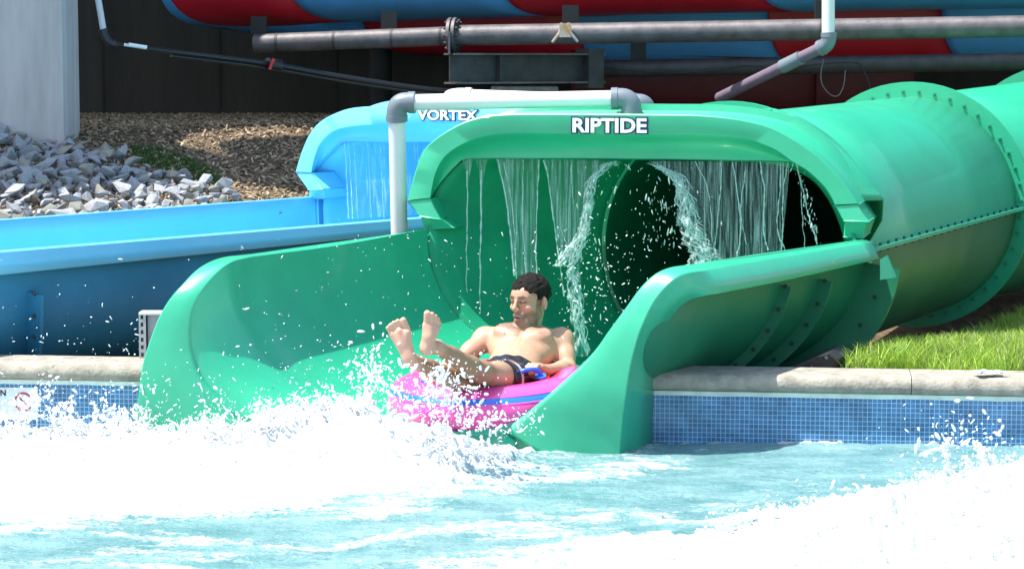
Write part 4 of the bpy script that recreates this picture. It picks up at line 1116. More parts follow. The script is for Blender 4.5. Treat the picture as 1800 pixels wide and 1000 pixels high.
for s in (-1, 1):
    paint(ih * g3((s * .030, .094, .035), (.020, .03, .0058)) * 2.2, (.035, .02, .014), .9)
    paint(ih * g3((s * .030, .092, .0108), (.014, .03, .0034)) * 3.5, (.03, .018, .014), .95); paint(ih * g3((s * .030, .092, .0175), (.017, .03, .0022)) * 2, (.05, .03, .02), .7)
    paint(ih * g3((s * .031, .092, .018), (.018, .02, .006)), (.36, .19, .13), .5)
    paint(ih * g3((s * .044, .07, -.018), (.02, .03, .016)), (.72, .33, .24), .4)
    paint(ih * g3((s * .011, .112, -.028), (.005, .01, .003)) * 1.3, (.15, .06, .04), .8)
    paint(ih * g3((s * .082, -.012, -.004), (.014, .022, .034)), (.66, .30, .22), .55)
paint(ih * g3((0, .11, -.0465), (.023, .02, .0050)) * 1.3, (.42, .14, .12), .85); paint(ih * g3((0, .107, -.070), (.020, .02, .006)) * 1.3, (.48, .17, .14), .85)
paint(ih * g3((0, .09, -.0580), (.018, .03, .0060)) * 2, (.07, .02, .02), .9); paint(ih * g3((0, .09, -.0535), (.016, .03, .0030)) * 1.8, (.78, .74, .68), .95)
tl = (V - A3(Ppel)) @ TM
for s in (-1, 1): paint(np.exp(-(((tl - np.array([s * .112, .1, L * .68])) / np.array([.017, .05, .014])) ** 2).sum(1)) * 1.5, (.42, .17, .13), .8)
paint(np.exp(-((tl[:, 0] / .05) ** 2 + ((tl[:, 2] - L * .72) / .07) ** 2)) * (tl[:, 1] > .05) * (.5 + nz2), (.35, .2, .13), .35)
# soles paler and pinker, shade on the lower legs painted brown
sole = (V[:, 1] < YR + DY + .012) & (V[:, 2] > .40) ; paint(sole.astype(float), (.66, .38, .28), .55)
for kn_, an_ in ((Rkn, Ran), (Lkn, Lan)):
    ab = A3(an_ - kn_); t = ((V - A3(kn_)) @ ab) / (ab @ ab); dd = np.linalg.norm(V - A3(kn_) - np.clip(t, 0, 1)[:, None] * ab, axis=1)
    paint(np.clip((.10 - dd) / .03, 0, 1) * np.clip((t + .95) / .5, 0, 1) * np.clip((.98 - t) / .12, 0, 1), (.25, .135, .065), .62)
M_skin = mat('skin', base, .48, attr=True, var=.05, vscale=30, bump=.05, bscale=90)
M_skin.node_tree.nodes['Principled BSDF'].inputs['Subsurface Weight'].default_value = .12
M_skin.node_tree.nodes['Principled BSDF'].inputs['Subsurface Radius'].default_value = (.02, .008, .004)
fastobj('body', V, Q, M_skin, man, C_)
# hair
hb = SDF(HC - Vector((.16,) * 3), HC + Vector((.16,) * 3), .004)
hb.ell(hp_(0, -.016, .036), tuple(q * HS for q in (.079, .099, .089)), HM, .01)
for i in range(420):
    u = rng.uniform(-.2, 1); a = rng.uniform(0, 6.28); s_ = math.sqrt(max(0, 1 - u * u))
    hb.ell(hp_(.078 * s_ * math.cos(a), -.016 + .098 * s_ * math.sin(a), .038 + .090 * u), (.0105, .0105, .010), None, .009)
for _ in (0,): pass
X = np.meshgrid(*hb.ax, indexing='ij'); q = (np.stack(X, -1) - A3(HC)) @ HM / HS; r_, f_, u_ = q[..., 0], q[..., 1], q[..., 2]
lim = np.where(f_ > .02, .068 + 0 * f_ - .25 * np.abs(r_) * (np.abs(r_) > .04), np.where(f_ > -.0, .068 - (.02 - f_) * 3.6, np.where(f_ > -.04, .022, -.055)))
lim = np.where((f_ > 0) & (f_ < .024) & (np.abs(r_) > .055), .012, lim)
lim = lim + .006 * np.sin(r_ * 190 + 1) * np.sin(f_ * 150) + .004 * np.sin(r_ * 420 + f_ * 300)
cut = (lim - u_) * HS
hb.F = np.maximum(hb.F, cut.astype(np.float32))
V2, Q2 = hb.mesh(); V2 = relax(V2, Q2, 1, .4)
fastobj('hair', V2, Q2, mat('dark_brown_hair', (.010, .0065, .005), .8, spec=.25, var=.4, vscale=60, bump=1, bscale=160), man)
# shorts
sb = SDF((-.36, 11.7 + DY, .1), (.3, 12.6 + DY, .65), .005)
sb.ell(tp(0, 0, .0), (.168, .122, .115), TM, .02); sb.ell(tp(0, .0, .045), (.160, .108, .05), TM, .02)
for hip_, kn_ in ((Rhip, Rkn), (Lhip, Lkn)): sb.cone(hip_, hip_.lerp(kn_, .50), .100, .092, .02)
Xs = np.meshgrid(*sb.ax, indexing='ij'); P_ = np.stack(Xs, -1)
tz = (P_ - A3(Ppel)) @ A3(tu); wr = .006 * np.sin(P_[..., 0] * 90 + P_[..., 2] * 60)
sb.F = np.maximum(sb.F, np.maximum((tz - .060), -1).astype(np.float32)) + (wr * .5).astype(np.float32)
for hip_, kn_ in ((Rhip, Rkn), (Lhip, Lkn)):
    d_ = A3((kn_ - hip_).normalized()); t = (P_ - A3(hip_)) @ d_ - .5 * (kn_ - hip_).length + .008
    near = np.linalg.norm(P_ - A3(hip_.lerp(kn_, .62)), axis=-1) < .16
    sb.F = np.where(near, np.maximum(sb.F, t), sb.F).astype(np.float32)
V3, Q3 = sb.mesh(); V3 = relax(V3, Q3, 2, .5)
cs = np.tile(np.array([.012, .014, .028]), (len(V3), 1))
ab = A3(Lkn - Lhip); t = ((V3 - A3(Lhip)) @ ab) / (ab @ ab); cs[(np.abs(t - .30) < .035)] = (.55, .6, .68)
fastobj('swim_shorts', V3, Q3, mat('wet_nylon', (.012, .014, .028), .25, attr=True, var=.05, bump=.15, bscale=25), man, cs)
settle(man, Ppel)

# ================================================================= RING
rg = thing('swim_ring', 'glossy pink inflatable ring with blue stripe carrying the man out of the slide', 'swim ring')
RC0 = at(866, 693, 12.24); Rmaj, rmin = .415, .145; tilt = Matrix.Rotation(R(-2.6), 3, 'Y') @ Matrix.Rotation(R(3), 3, 'X')
nu, nv = 120, 40; V4 = []; F4 = []; mi = []
for i in range(nu):
    a = 2 * math.pi * i / nu
    for j in range(nv):
        q = 2 * math.pi * j / nv; pk = 1 + .012 * math.cos(8 * a) * (1 if math.cos(q) < 0 else .3) + .006 * noise.noise(Vector((math.cos(a) * 3, math.sin(a) * 3, q)))
        rr = rmin * pk; p = Vector(((Rmaj + rr * math.cos(q)) * math.cos(a), (Rmaj + rr * math.cos(q)) * math.sin(a), rr * .80 * math.sin(q)))
        V4.append(RC0 + tilt @ p)
for i in range(nu):
    for j in range(nv):
        F4.append((i * nv + j, ((i + 1) % nu) * nv + j, ((i + 1) % nu) * nv + (j + 1) % nv, i * nv + (j + 1) % nv))
        dg = 360 * (j + .5) / nv; mi.append(1 if 24 < dg < 44 else (2 if 110 < dg < 230 else 0))
M_pink = mat('hot_pink_vinyl', (.90, .085, .40), .18, coat=.5, var=.06, vscale=4); M_vb = mat('blue_vinyl', (.03, .17, .75), .2, coat=.4, var=.05); M_vr = mat('red_vinyl', (.80, .03, .05), .25, coat=.3, var=.05)
o = newobj('ring_tube', V4, F4, [M_pink, M_vb, M_vr], rg, True, None)
for p_, m_ in zip(o.data.polygons, mi): p_.material_index = m_
def handle(c, along, up):
    mb = MB(); pts = [c - along * .062 - up * .02, c - along * .058 + up * .008, c - along * .035 + up * .030, c + up * .034, c + along * .035 + up * .030, c + along * .058 + up * .008, c + along * .062 - up * .02]
    mb.tube(catmull(pts, 24), .0125, 12); h_ = mb.build('handle', mat('blue_handle_plastic', (.03, .10, .75), .3), rg)
    mb = MB()
    for s in (-1, 1): mb.disc(c + along * s * .062 - up * .012, up, .030, .012, 16)
    mb.build('handle_patch', M_vb, h_)
handle(at(930, 660, 12.05), Vector((.98, .1, .12)).normalized(), Vector((0, -.35, 1)).normalized())
handle(at(768, 666, 12.05), Vector((.9, -.3, 0)).normalized(), Vector((0, -.3, 1)).normalized())
for dg_ in (24, 44, 110, -62):
    q = R(dg_); pts = [RC0 + tilt @ Vector(((Rmaj + rmin * math.cos(q) * 1.005) * math.cos(a), (Rmaj + rmin * math.cos(q) * 1.005) * math.sin(a), rmin * 1.005 * .80 * math.sin(q))) for a in [2 * math.pi * k_ / 90 for k_ in range(91)]]
    mb = MB(); mb.tube(pts, .0028, 6); mb.build('welded_seam', M_pink, rg)
settle(rg, RC0 - Vector((0, 0, rmin)))

at = at0
# ================================================================= WATER
_perm = np.random.default_rng(3).uniform(-1, 1, (512, 512))
def vn(x, y):
    xi = np.floor(x).astype(int); yi = np.floor(y).astype(int); fx = x - xi; fy = y - yi; fx = fx * fx * fx * (fx * (fx * 6 - 15) + 10); fy = fy * fy * fy * (fy * (fy * 6 - 15) + 10)
    g = lambda a, b: _perm[a % 512, b % 512]
    return (g(xi, yi) * (1 - fx) + g(xi + 1, yi) * fx) * (1 - fy) + (g(xi, yi + 1) * (1 - fx) + g(xi + 1, yi + 1) * fx) * fy
def fbm(x, y, o=4, lac=2.03, gain=.5):
    s = 0; a = 1; t = 0
    for i in range(o):
        ca, sa = math.cos(i * 1.3), math.sin(i * 1.3)
        s = s + a * vn((x * ca - y * sa) + i * 17.3, (x * sa + y * ca) + i * 9.1); t += a; a *= gain; x = x * lac; y = y * lac
    return s / t
def psd(poly, X, Y):
    """signed distance to polygon, negative inside"""
    d = np.full(X.shape, 1e9); ins = np.zeros(X.shape, bool); n = len(poly)
    for i in range(n):
        ax, ay = poly[i]; bx, by = poly[(i + 1) % n]; ex, ey = bx - ax, by - ay
        t = np.clip(((X - ax) * ex + (Y - ay) * ey) / max(ex * ex + ey * ey, 1e-9), 0, 1); d = np.minimum(d, (X - ax - ex * t) ** 2 + (Y - ay - ey * t) ** 2)
        c = ((ay > Y) != (by > Y)) & (X < (bx - ax) * (Y - ay) / (by - ay + 1e-12) + ax); ins ^= c
    d = np.sqrt(d); return np.where(ins, -d, d)
def pline(pts, X, Y):
    d = np.full(X.shape, 1e9); W_ = np.zeros(X.shape)
    for (ax, ay), (bx, by) in zip(pts[:-1], pts[1:]):
        ex, ey = bx - ax, by - ay; t = np.clip(((X - ax) * ex + (Y - ay) * ey) / (ex * ex + ey * ey), 0, 1); d = np.minimum(d, (X - ax - ex * t) ** 2 + (Y - ay - ey * t) ** 2)
    return np.sqrt(d)
wp = lambda L, z=0: [(atz(a, c, z).x, atz(a, c, z).y) for a, c in L]
smooth = lambda a, c, x: (lambda t: t * t * (3 - 2 * t))(np.clip((x - a) / (c - a), 0, 1))
st = .0135
xs = np.arange(-4.2, 4.2, st); ys = np.arange(8.2, 13.5, st)
X, Y = np.meshgrid(xs, ys)
# soft, long waves
H = .018 * fbm(X * 1.1, Y * 2.2, 3) + .010 * fbm(X * 4 + 9, Y * 7, 4) + .0035 * fbm(X * 18, Y * 26, 3)
# main mass of foam and its crest
crest = [(-200, 755, 12.35), (-50, 757, 12.35), (60, 757, 12.3), (150, 757, 12.3), (230, 762, 12.2), (300, 772, 12.05), (380, 757, 11.95), (450, 742, 11.95), (530, 724, 12.0), (590, 726, 12.0), (640, 712, 12.0), (690, 742, 11.75), (760, 764, 11.6), (830, 778, 11.55), (880, 783, 11.7), (930, 794, 11.9), (1000, 812, 11.9)]
cw = [(at(a, c, d).x, at(a, c, d).z, d) for a, c, d in crest]
cx = [q[0] for q in cw]; cz = np.interp(X, cx, [q[1] for q in cw]); cy = np.interp(X, cx, [q[2] for q in cw])
cz = np.maximum(cz, 0) * (1 - smooth(.12, .30, X)); cyj = cy + .05 * fbm(X * 5, Y * 0 + 3, 3)
lump = fbm(X * 5, Y * 6, 5); fine = fbm(X * 22, Y * 24, 4)
g = np.where(Y > cyj, np.exp(-((Y - cyj) / .17) ** 2), np.clip(1 - (cyj - Y) / 1.15, 0, 1) ** 1.4)
HA = cz * g * (1 + .34 * lump + .24 * fine)
A = wp([(-400, 760), (240, 760), (560, 765), (860, 778), (915, 795), (872, 822), (840, 848), (700, 872), (560, 886), (470, 892), (300, 905), (0, 935), (-400, 960)])
dA = psd(A, X, Y)
fA = smooth(.34, -.30, dA + .26 * fbm(X * 3, Y * 9, 5) + .22 * fbm(X * 11, Y * 30, 4) + .05 * fine)
# near foam bank at the lower right
Bp_ = wp([(520, 1080), (560, 1012), (640, 990), (800, 978), (930, 962), (1020, 935), (1240, 938), (1330, 906), (1500, 886), (1620, 862), (1700, 838), (1800, 822), (2100, 800), (2300, 1100)])
dB = psd(Bp_, X, Y); fB = smooth(.28, -.26, dB + .22 * fbm(X * 3.3 + 5, Y * 8, 5) + .20 * fbm(X * 12, Y * 28, 4) + .05 * fine)
HB = smooth(.08, -.55, dB) * .11 * (1 + .5 * lump + .25 * fine) * smooth(-.6, 1.6, X)
# streaks
D = np.zeros(X.shape)
for pts, wdt, amp in (([(640, 902), (760, 878), (880, 856), (1000, 838), (1140, 815)], .10, 1.0), ([(880, 790), (960, 803), (1040, 806), (1120, 795), (1150, 780)], .035, .6), ([(600, 960), (760, 930), (900, 925), (1060, 905)], .07, .75),
                      ([(930, 905), (1010, 893), (1100, 900), (1180, 915)], .05, .7), ([(1160, 905), (1260, 885), (1340, 880)], .05, .6), ([(200, 965), (380, 985), (520, 975)], .06, .6), ([(1190, 868), (1320, 862), (1420, 850)], .03, .3), ([(0, 990), (150, 985), (300, 1005)], .06, .5)):
    d = pline(wp(pts), X, Y); D = np.maximum(D, .62 * amp * smooth(wdt * 2.4, 0, d + wdt * 1.9 * fbm(X * 5, Y * 14, 5) + .5 * wdt * fine))
base = smooth(.12, .42, fbm(X * 2.2 + 31, Y * 8, 5) + .18 * fine + .30 * smooth(11.6, 9.6, Y) - .34 - .12 * smooth(-.5, 1.8, X) * smooth(10.6, 11.6, Y))
foam = np.clip(np.maximum.reduce([fA, fB * smooth(-.35, 1.35, X + .5 * lump + .5 * fbm(X * 9, Y * 24, 4) - .9 * (Y - 9.6) + .2) ** .7, D, base * .55]), 0, 1)
# thin waterline foam against tile and lip
YwX = np.array([Yw(x) for x in xs])[None, :]
foam = np.maximum(foam, .75 * smooth(.035, .0, np.abs(YwX - .02 - Y)) * smooth(-.2, .35, fbm(X * 9, Y * 3, 3)))
# sheet of white water running out on the slide floor
E_ = wp([(545, 760), (580, 715), (620, 680), (665, 652), (740, 640), (800, 650), (900, 690), (1010, 690), (1000, 720), (930, 760)], .10)
dE = psd(E_, X, Y); fE = smooth(.10, -.12, dE + .14 * fbm(X * 6, Y * 7, 5)); sheet = (Y > 11.95) & (np.abs(X + .4) < 1.0)
HE_ = np.where(fE > .02, .105 + .05 * lump * fE + .02 * fine * fE, 0) * fE
H = H + foam * (.012 + .032 * lump + .022 * fine + .008 * fbm(X * 60, Y * 60, 2))
H = np.maximum(H + HA * np.maximum(fA, .35), 0 * H - .04) + HB * np.maximum(fB, .2)
H = np.maximum(H, np.where(sheet, HE_, -1)); foam = np.where(sheet, np.maximum(foam, fE), foam)
# keep the pool flat behind the wall line except in the mouth
behind = (Y > YwX + .02) & ~((X > -1.75) & (X < .70)); H = np.where(behind, -.06, H)
inside = (X > -1.6) & (X < .62) & (Y > 12.32) & (fE < .05); H = np.where(inside, -.08, H)
V = np.stack([X, Y, H], -1).reshape(-1, 3); ny, nx_ = X.shape
i = np.arange(ny - 1)[:, None] * nx_ + np.arange(nx_ - 1)[None]; Fc = np.stack([i, i + 1, i + 1 + nx_, i + nx_], -1).reshape(-1, 4)
# ring of coarse water around
n0 = len(V)
ext_v = np.array([(-60, -30, -.004), (60, -30, -.004), (60, 8.2, -.004), (-60, 8.2, -.004), (-60, 13.4, -.05), (-4.2, 8.2, -.004), (-4.2, 13.4, -.05), (4.19, 8.2, -.004), (60, 13.4 - 8, -.05), (4.19, 11.9, -.05), (60, 11.9, -.05)])
V = np.concatenate([V, ext_v]); Fc = np.concatenate([Fc, np.array([[0, 1, 2, 3], [3, 5, 6, 4], [7, 2, 10, 9]]) + n0])
cols = np.zeros((len(V), 3)); cols[:n0, 0] = foam.ravel(); cols[:n0, 1] = np.clip(HA.ravel() * 4, 0, 1)
def water_mat():
    m = bpy.data.materials.new('aerated_pool_water'); m.use_nodes = True; nt = m.node_tree; N = nt.nodes; L = nt.links; b = N['Principled BSDF']
    tc = N.new('ShaderNodeTexCoord'); at_ = N.new('ShaderNodeAttribute'); at_.attribute_name = 'Col'; sp_ = N.new('ShaderNodeSeparateColor'); L.new(at_.outputs['Color'], sp_.inputs[0])
    mp = N.new('ShaderNodeMapping'); mp.inputs['Scale'].default_value = (1, 2.1, 1); L.new(tc.outputs['Object'], mp.inputs[0])
    def nz(sc, det, src=mp): n = N.new('ShaderNodeTexNoise'); n.inputs['Scale'].default_value = sc; n.inputs['Detail'].default_value = det; n.inputs['Roughness'].default_value = .62; L.new(src.outputs[0], n.inputs['Vector']); return n
    def math_(op, a, c): n = N.new('ShaderNodeMath'); n.operation = op; (L.new(a, n.inputs[0]) if not isinstance(a, float) else n.inputs[0].__setattr__('default_value', a)); (L.new(c, n.inputs[1]) if not isinstance(c, float) else n.inputs[1].__setattr__('default_value', c)); return n.outputs[0]
    n1 = nz(14, 6); n2 = nz(55, 3)
    n5 = nz(7, 8); rd = math_('ABSOLUTE', math_('SUBTRACT', n5.outputs[0], .5), 0.0); rd = math_('SUBTRACT', 1.0, math_('MULTIPLY', rd, 26.0)); rd = math_('MAXIMUM', rd, 0.0)
    n6 = nz(2.5, 3); rd = math_('MULTIPLY', rd, math_('MULTIPLY', n6.outputs[0], .62))
    e = math_('ADD', math_('ADD', sp_.outputs[0], rd), math_('MULTIPLY', math_('SUBTRACT', n1.outputs[0], .5), 1.15)); e = math_('ADD', e, math_('MULTIPLY', math_('SUBTRACT', n2.outputs[0], .5), .5))
    mr = N.new('ShaderNodeMapRange'); mr.interpolation_type = 'SMOOTHSTEP'; mr.inputs[1].default_value = .26; mr.inputs[2].default_value = .78; L.new(e, mr.inputs[0])
    n3 = nz(2.2, 4); cr = N.new('ShaderNodeValToRGB'); L.new(n3.outputs[0], cr.inputs[0]); cr.color_ramp.elements[0].position = .32; cr.color_ramp.elements[1].position = .68
    cr.color_ramp.elements[0].color = (.10, .27, .28, 1); cr.color_ramp.elements[1].color = (.27, .47, .48, 1)
    mx = N.new('ShaderNodeMix'); mx.data_type = 'RGBA'; L.new(mr.outputs[0], mx.inputs[0]); L.new(cr.outputs[0], mx.inputs[6]); mx.inputs[7].default_value = (.66, .715, .73, 1); L.new(mx.outputs[2], b.inputs['Base Color'])
    rr = N.new('ShaderNodeMapRange'); rr.inputs[3].default_value = .09; rr.inputs[4].default_value = .75; L.new(mr.outputs[0], rr.inputs[0]); L.new(rr.outputs[0], b.inputs['Roughness'])
    b.inputs['IOR'].default_value = 1.33
    hh = math_('ADD', math_('MULTIPLY', n1.outputs[0], 1.0), math_('MULTIPLY', n2.outputs[0], .35)); bp = N.new('ShaderNodeBump'); bp.inputs['Strength'].default_value = 1; bp.inputs['Distance'].default_value = .04
    L.new(hh, bp.inputs['Height']); L.new(bp.outputs[0], b.inputs['Normal']); return m
wat = fastobj('pool_water', V, Fc, water_mat(), None, cols); tag(wat, kind='structure')

# ---------------- flying drops
def ico(sub=1):
    bm = bmesh.new(); bmesh.ops.create_icosphere(bm, subdivisions=sub, radius=1); v = np.array([q.co[:] for q in bm.verts]); f = np.array([[w.index for w in q.verts] for q in bm.faces]); bm.free(); return v, f
IV, IF = ico()
def drops(name, P, Rr, mat_, label, stretch=1.6, dirs=None, shp=None):
    IV, IF = shp or ico()
    P = np.array(P); n = len(P); V = np.zeros((n, len(IV), 3))
    d = rng.normal(0, 1, (n, 3)) * np.array([1, .6, 1]) if dirs is None else dirs; d /= np.linalg.norm(d, axis=1)[:, None]
    s = rng.uniform(0, stretch, n) ** 1.5
    for k in range(len(IV)):
        v = IV[k]; V[:, k] = P + (v[None] + d * (d @ v)[:, None] * s[:, None]) * Rr[:, None]
    V += rng.normal(0, .07, V.shape) * Rr[:, None, None]
    Fc = (IF[None] + (np.arange(n) * len(IV))[:, None, None]).reshape(-1, 3)
    return tag(fastobj(name, V.reshape(-1, 3), Fc, mat_), label, None, None, 'stuff')
M_drop = mat('white_spray', (.93, .96, .97), .25, spec=.6)
M_drop.node_tree.nodes['Principled BSDF'].inputs['Transmission Weight'].default_value = .15
P = []; Rr = []
def emit(n, fpx, fpy, Y0, Y1, r0, r1, pw=2.0):
    for _ in range(n):
        x, y = fpx(), fpy(0)
        if callable(y): y = y(x)
        p = at(x, y, rng.uniform(Y0, Y1))
        if p.z < 0: continue
        P.append(p[:]); Rr.append(r0 + (r1 - r0) * rng.uniform() ** pw)
U = rng.uniform
crx = [q[0] for q in crest]; cry = [q[1] for q in crest]
cl_ = lambda x: float(np.interp(x, crx, cry))
for _ in range(9500):            # above the foam crest
    x = U(-20, 900); hgt = rng.exponential(17 if x > 250 else 22); y = cl_(x) + 14 - hgt
    Yd = float(np.interp(x, crx, [q[2] for q in crest])) + U(-.22, .12)
    if x > 700: y += 8
    n_ = noise.noise(Vector((x * .02, y * .02, 2)))
    if hgt > 18 and n_ < -.05: continue
    P.append(at(x, y, Yd)[:]); Rr.append(.0013 + .0058 * U() ** 3.2)
for _ in range(1300):            # fans over the left wall
    t = U(); x = U(0, 262); y = 745 - abs(rng.normal(0, 30)) - 12 * math.sin(x * .03)
    if noise.noise(Vector((x * .03, y * .035, 7))) < -.02: continue
    P.append(at(x, y, U(12.1, 12.42))[:]); Rr.append(.0018 + .0065 * U() ** 2.4)
for _ in range(420):             # over the left lip
    x = U(250, 600); y = cl_(x) - rng.exponential(45); P.append(at(x, y, U(11.8, 12.2))[:]); Rr.append(.0014 + .003 * U() ** 2)
for _ in range(520):             # around legs and ring
    x = rng.normal(775, 48); y = rng.normal(690, 32)
    if y < 615: continue
    P.append(at(x, y, U(11.15, 11.35))[:]); Rr.append(.0016 + .007 * U() ** 3)
for _ in range(210):             # in front of the ring
    x = U(690, 960); y = rng.normal(738 , 14) + (x - 690) * .02; P.append(at(x, y, U(11.3, 11.55))[:]); Rr.append(.002 + .006 * U() ** 2.4)
for _ in range(260):             # plume left of the ring
    x = rng.normal(650, 26); y = rng.normal(655, 32); P.append(at(x, y, U(11.7, 12.1))[:]); Rr.append(.002 + .005 * U() ** 2)
for _ in range(340):             # fine drops against the dark interior
    x = U(380, 1150); y = U(400, 640); 
    if x < 700 and U() < .5: continue
    P.append(at(x, y, U(12.3, 13.2))[:]); Rr.append(.0012 + .002 * U() ** 2)
for _ in range(220):
    x = rng.normal(1050, 60); y = rng.normal(500, 60); P.append(at(x, y, U(12.6, 13.4))[:]); Rr.append(.0015 + .0028 * U() ** 2)
for _ in range(80):
    x = U(0, 245); y = 640 - rng.exponential(55); P.append(at(x, y, U(12.5, 13))[:]); Rr.append(.0012 + .0028 * U() ** 2)
for _ in range(900):             # crest of the near bank, lower right
    x = U(1230, 1830); y = float(np.interp(x, [1230, 1330, 1500, 1620, 1700, 1800], [932, 902, 880, 852, 828, 812])) - rng.exponential(9) + 8; p = atz(x, y + 12, .0); P.append(at(x, y, p.y - .1)[:]); Rr.append(.002 + .006 * U() ** 2)
for _ in range(160):
    x = rng.normal(1690, 55); y = rng.normal(775, 32); P.append(at(x, y, U(11.2, 11.6))[:]); Rr.append(.002 + .008 * U() ** 2.5)
def fil(pts, r0, r1, Yd, n=40, jit=1.2):
    q = catmull([at(x, y, Yd) for x, y in pts], n)
    for k, p in enumerate(q):
        t = k / n; P.append((p + Vector((rng.normal(0, jit), 0, rng.normal(0, jit))) * .0016)[:]); Rr.append((r0 + (r1 - r0) * t) * U(.7, 1.25))
for pts, a_, b_ in (([(1668, 770), (1660, 784), (1640, 792), (1622, 800)], .006, .008), ([(1662, 782), (1664, 806), (1668, 828), (1660, 845)], .006, .012), ([(1724, 786), (1730, 808), (1726, 830)], .008, .014), ([(1740, 800), (1752, 818), (1772, 824)], .008, .010), ([(1700, 806), (1702, 826), (1712, 840)], .006, .01),
                    ([(1610, 842), (1640, 836), (1680, 838), (1730, 830)], .007, .012), ([(750, 700), (765, 690), (778, 688), (785, 698), (780, 712)], .005, .006), ([(768, 646), (778, 650), (778, 662), (770, 668)], .005, .007), ([(652, 634), (655, 650), (662, 664), (676, 676)], .003, .005), ([(640, 680), (652, 660), (668, 664)], .003, .004)):
    fil(pts, a_, b_, 11.3 if pts[0][0] < 900 else 11.35)
for k_ in range(90):
    x = U(0, 700); y = cl_(x) + U(-8, 14); a_ = U(-.9, .9) - 1.57; l_ = U(14, 42); Yd = float(np.interp(x, crx, [q[2] for q in crest])) + U(-.1, .05)
    fil([(x, y), (x + math.cos(a_) * l_ * .4, y + math.sin(a_) * l_ * .45), (x + math.cos(a_) * l_ * .8, y + math.sin(a_) * l_ * .75), (x + math.cos(a_) * l_ * 1.2, y + math.sin(a_) * l_ * .85)], .0045, .0018, Yd, 26, 1.6)
P = np.array(P); Rr = np.array(Rr)
vy = P[:, 1] * CP - (P[:, 2] - 2) * SP; qx = 900 + F * P[:, 0] / vy; qy = 500 - F * (P[:, 1] * SP + (P[:, 2] - 2) * CP) / vy
ok_ = ~((qx > 893) & (qx < 978) & (qy > 484) & (qy < 584)); P = P[ok_]; Rr = Rr[ok_]; big = Rr > .0042
drops('water_spray', P[~big], Rr[~big], M_drop, 'fine white drops thrown up by the splash', 2.6)
drops('water_splash', P[big], Rr[big], M_drop, 'larger white flecks of water leaping above the foam', 2.0, None, ico(2))

# ---------------- falling water
def fall_mat(name, colr, lo, hi, sx, amt):
    m = bpy.data.materials.new(name); m.use_nodes = True; nt = m.node_tree; N = nt.nodes; L = nt.links; b = N['Principled BSDF']
    b.inputs['Base Color'].default_value = (*colr, 1); b.inputs['Roughness'].default_value = .12; b.inputs['IOR'].default_value = 1.33
    uv = N.new('ShaderNodeUVMap'); mp = N.new('ShaderNodeMapping'); mp.inputs['Scale'].default_value = (sx, 2.6, 1); L.new(uv.outputs[0], mp.inputs[0])
    n = N.new('ShaderNodeTexNoise'); n.inputs['Scale'].default_value = 1; n.inputs['Detail'].default_value = 5; n.inputs['Roughness'].default_value = .7; n.inputs['Distortion'].default_value = .5; L.new(mp.outputs[0], n.inputs[0])
    mr = N.new('ShaderNodeMapRange'); mr.inputs[1].default_value = lo; mr.inputs[2].default_value = hi; mr.inputs[3].default_value = .05; mr.inputs[4].default_value = amt; L.new(n.outputs[0], mr.inputs[0])
    tr_ = N.new('ShaderNodeBsdfTransparent'); mx = N.new('ShaderNodeMixShader'); L.new(mr.outputs[0], mx.inputs[0]); L.new(tr_.outputs[0], mx.inputs[1]); L.new(b.outputs[0], mx.inputs[2]); L.new(mx.outputs[0], N['Material Output'].inputs[0])
    bp = N.new('ShaderNodeBump'); bp.inputs['Distance'].default_value = .01; bp.inputs['Strength'].default_value = .8; L.new(n.outputs[0], bp.inputs['Height']); L.new(bp.outputs[0], b.inputs['Normal']); return m
def sheet_mesh(name, Ledge, Redge, P0, n, m_, parent, nu=36, nv=70, wob=.012):
    Lp = arclen(catmull([atplane(x, y, P0, n) for x, y in Ledge], 60), nv); Rp = arclen(catmull([atplane(x, y, P0, n) for x, y in Redge], 60), nv)
    vs = []; uvs = []
    for j in range(nv):
        for i in range(nu):
            t = i / (nu - 1); p = Lp[j].lerp(Rp[j], t); w_ = noise.noise(Vector((p.x * 40, p.z * 3, 1.5))) * wob * (.3 + j / nv)
            vs.append(p + n * w_); uvs.append((p.x * 1.0 + p.y * .4, p.z))
    fs = [(j * nu + i, j * nu + i + 1, (j + 1) * nu + i + 1, (j + 1) * nu + i) for j in range(nv - 1) for i in range(nu - 1)]
    o = newobj(name, vs, fs, m_, parent, True, None); ul = o.data.uv_layers.new(name='UVMap')
    for l in o.data.loops: ul.data[l.index].uv = uvs[l.vertex_index]
    return o
def strand(pts, r0, r1, P0, n, m_, parent, beads=.4, name='water_strand', seed=0):
    q = catmull([atplane(x, y, P0, n) for x, y in pts], 90); rs = []
    out = []
    for k, p in enumerate(q):
        t = k / 89; r = (r0 + (r1 - r0) * t) * .72; r *= max(.15, 1 + beads * 2.2 * noise.noise(Vector((seed, t * 26, 3)))); rs.append(r)
        out.append(p + Vector((noise.noise(Vector((seed, t * 9, 0))), noise.noise(Vector((seed, t * 9, 5))), 0)) * .006)
    mb = MB(); mb.tube(out, rs, 7); return mb.build(name, m_, parent, True, None)
M_sheet = fall_mat('falling_water_film', (.55, .74, .71), .44, .70, 95, .62)
M_strand = mat('falling_water_strand', (.58, .76, .73), .08, spec=1, alpha=.5)
M_sheetb = fall_mat('falling_water_film_blue', (.45, .75, .95), .5, .75, 40, .6)
M_strandb = mat('falling_water_strand_blue', (.5, .82, 1), .1, spec=.9, alpha=.6)
wc = thing('water_curtain', 'broken curtain of water falling from the green hood lip into the slide', 'waterfall')
lipP = gP0 - gn * .14
sheet_mesh('water_film', [(872, 279), (884, 330), (894, 400), (902, 485)], [(949, 279), (946, 340), (943, 400), (944, 480)], lipP, gn, M_sheet, wc)
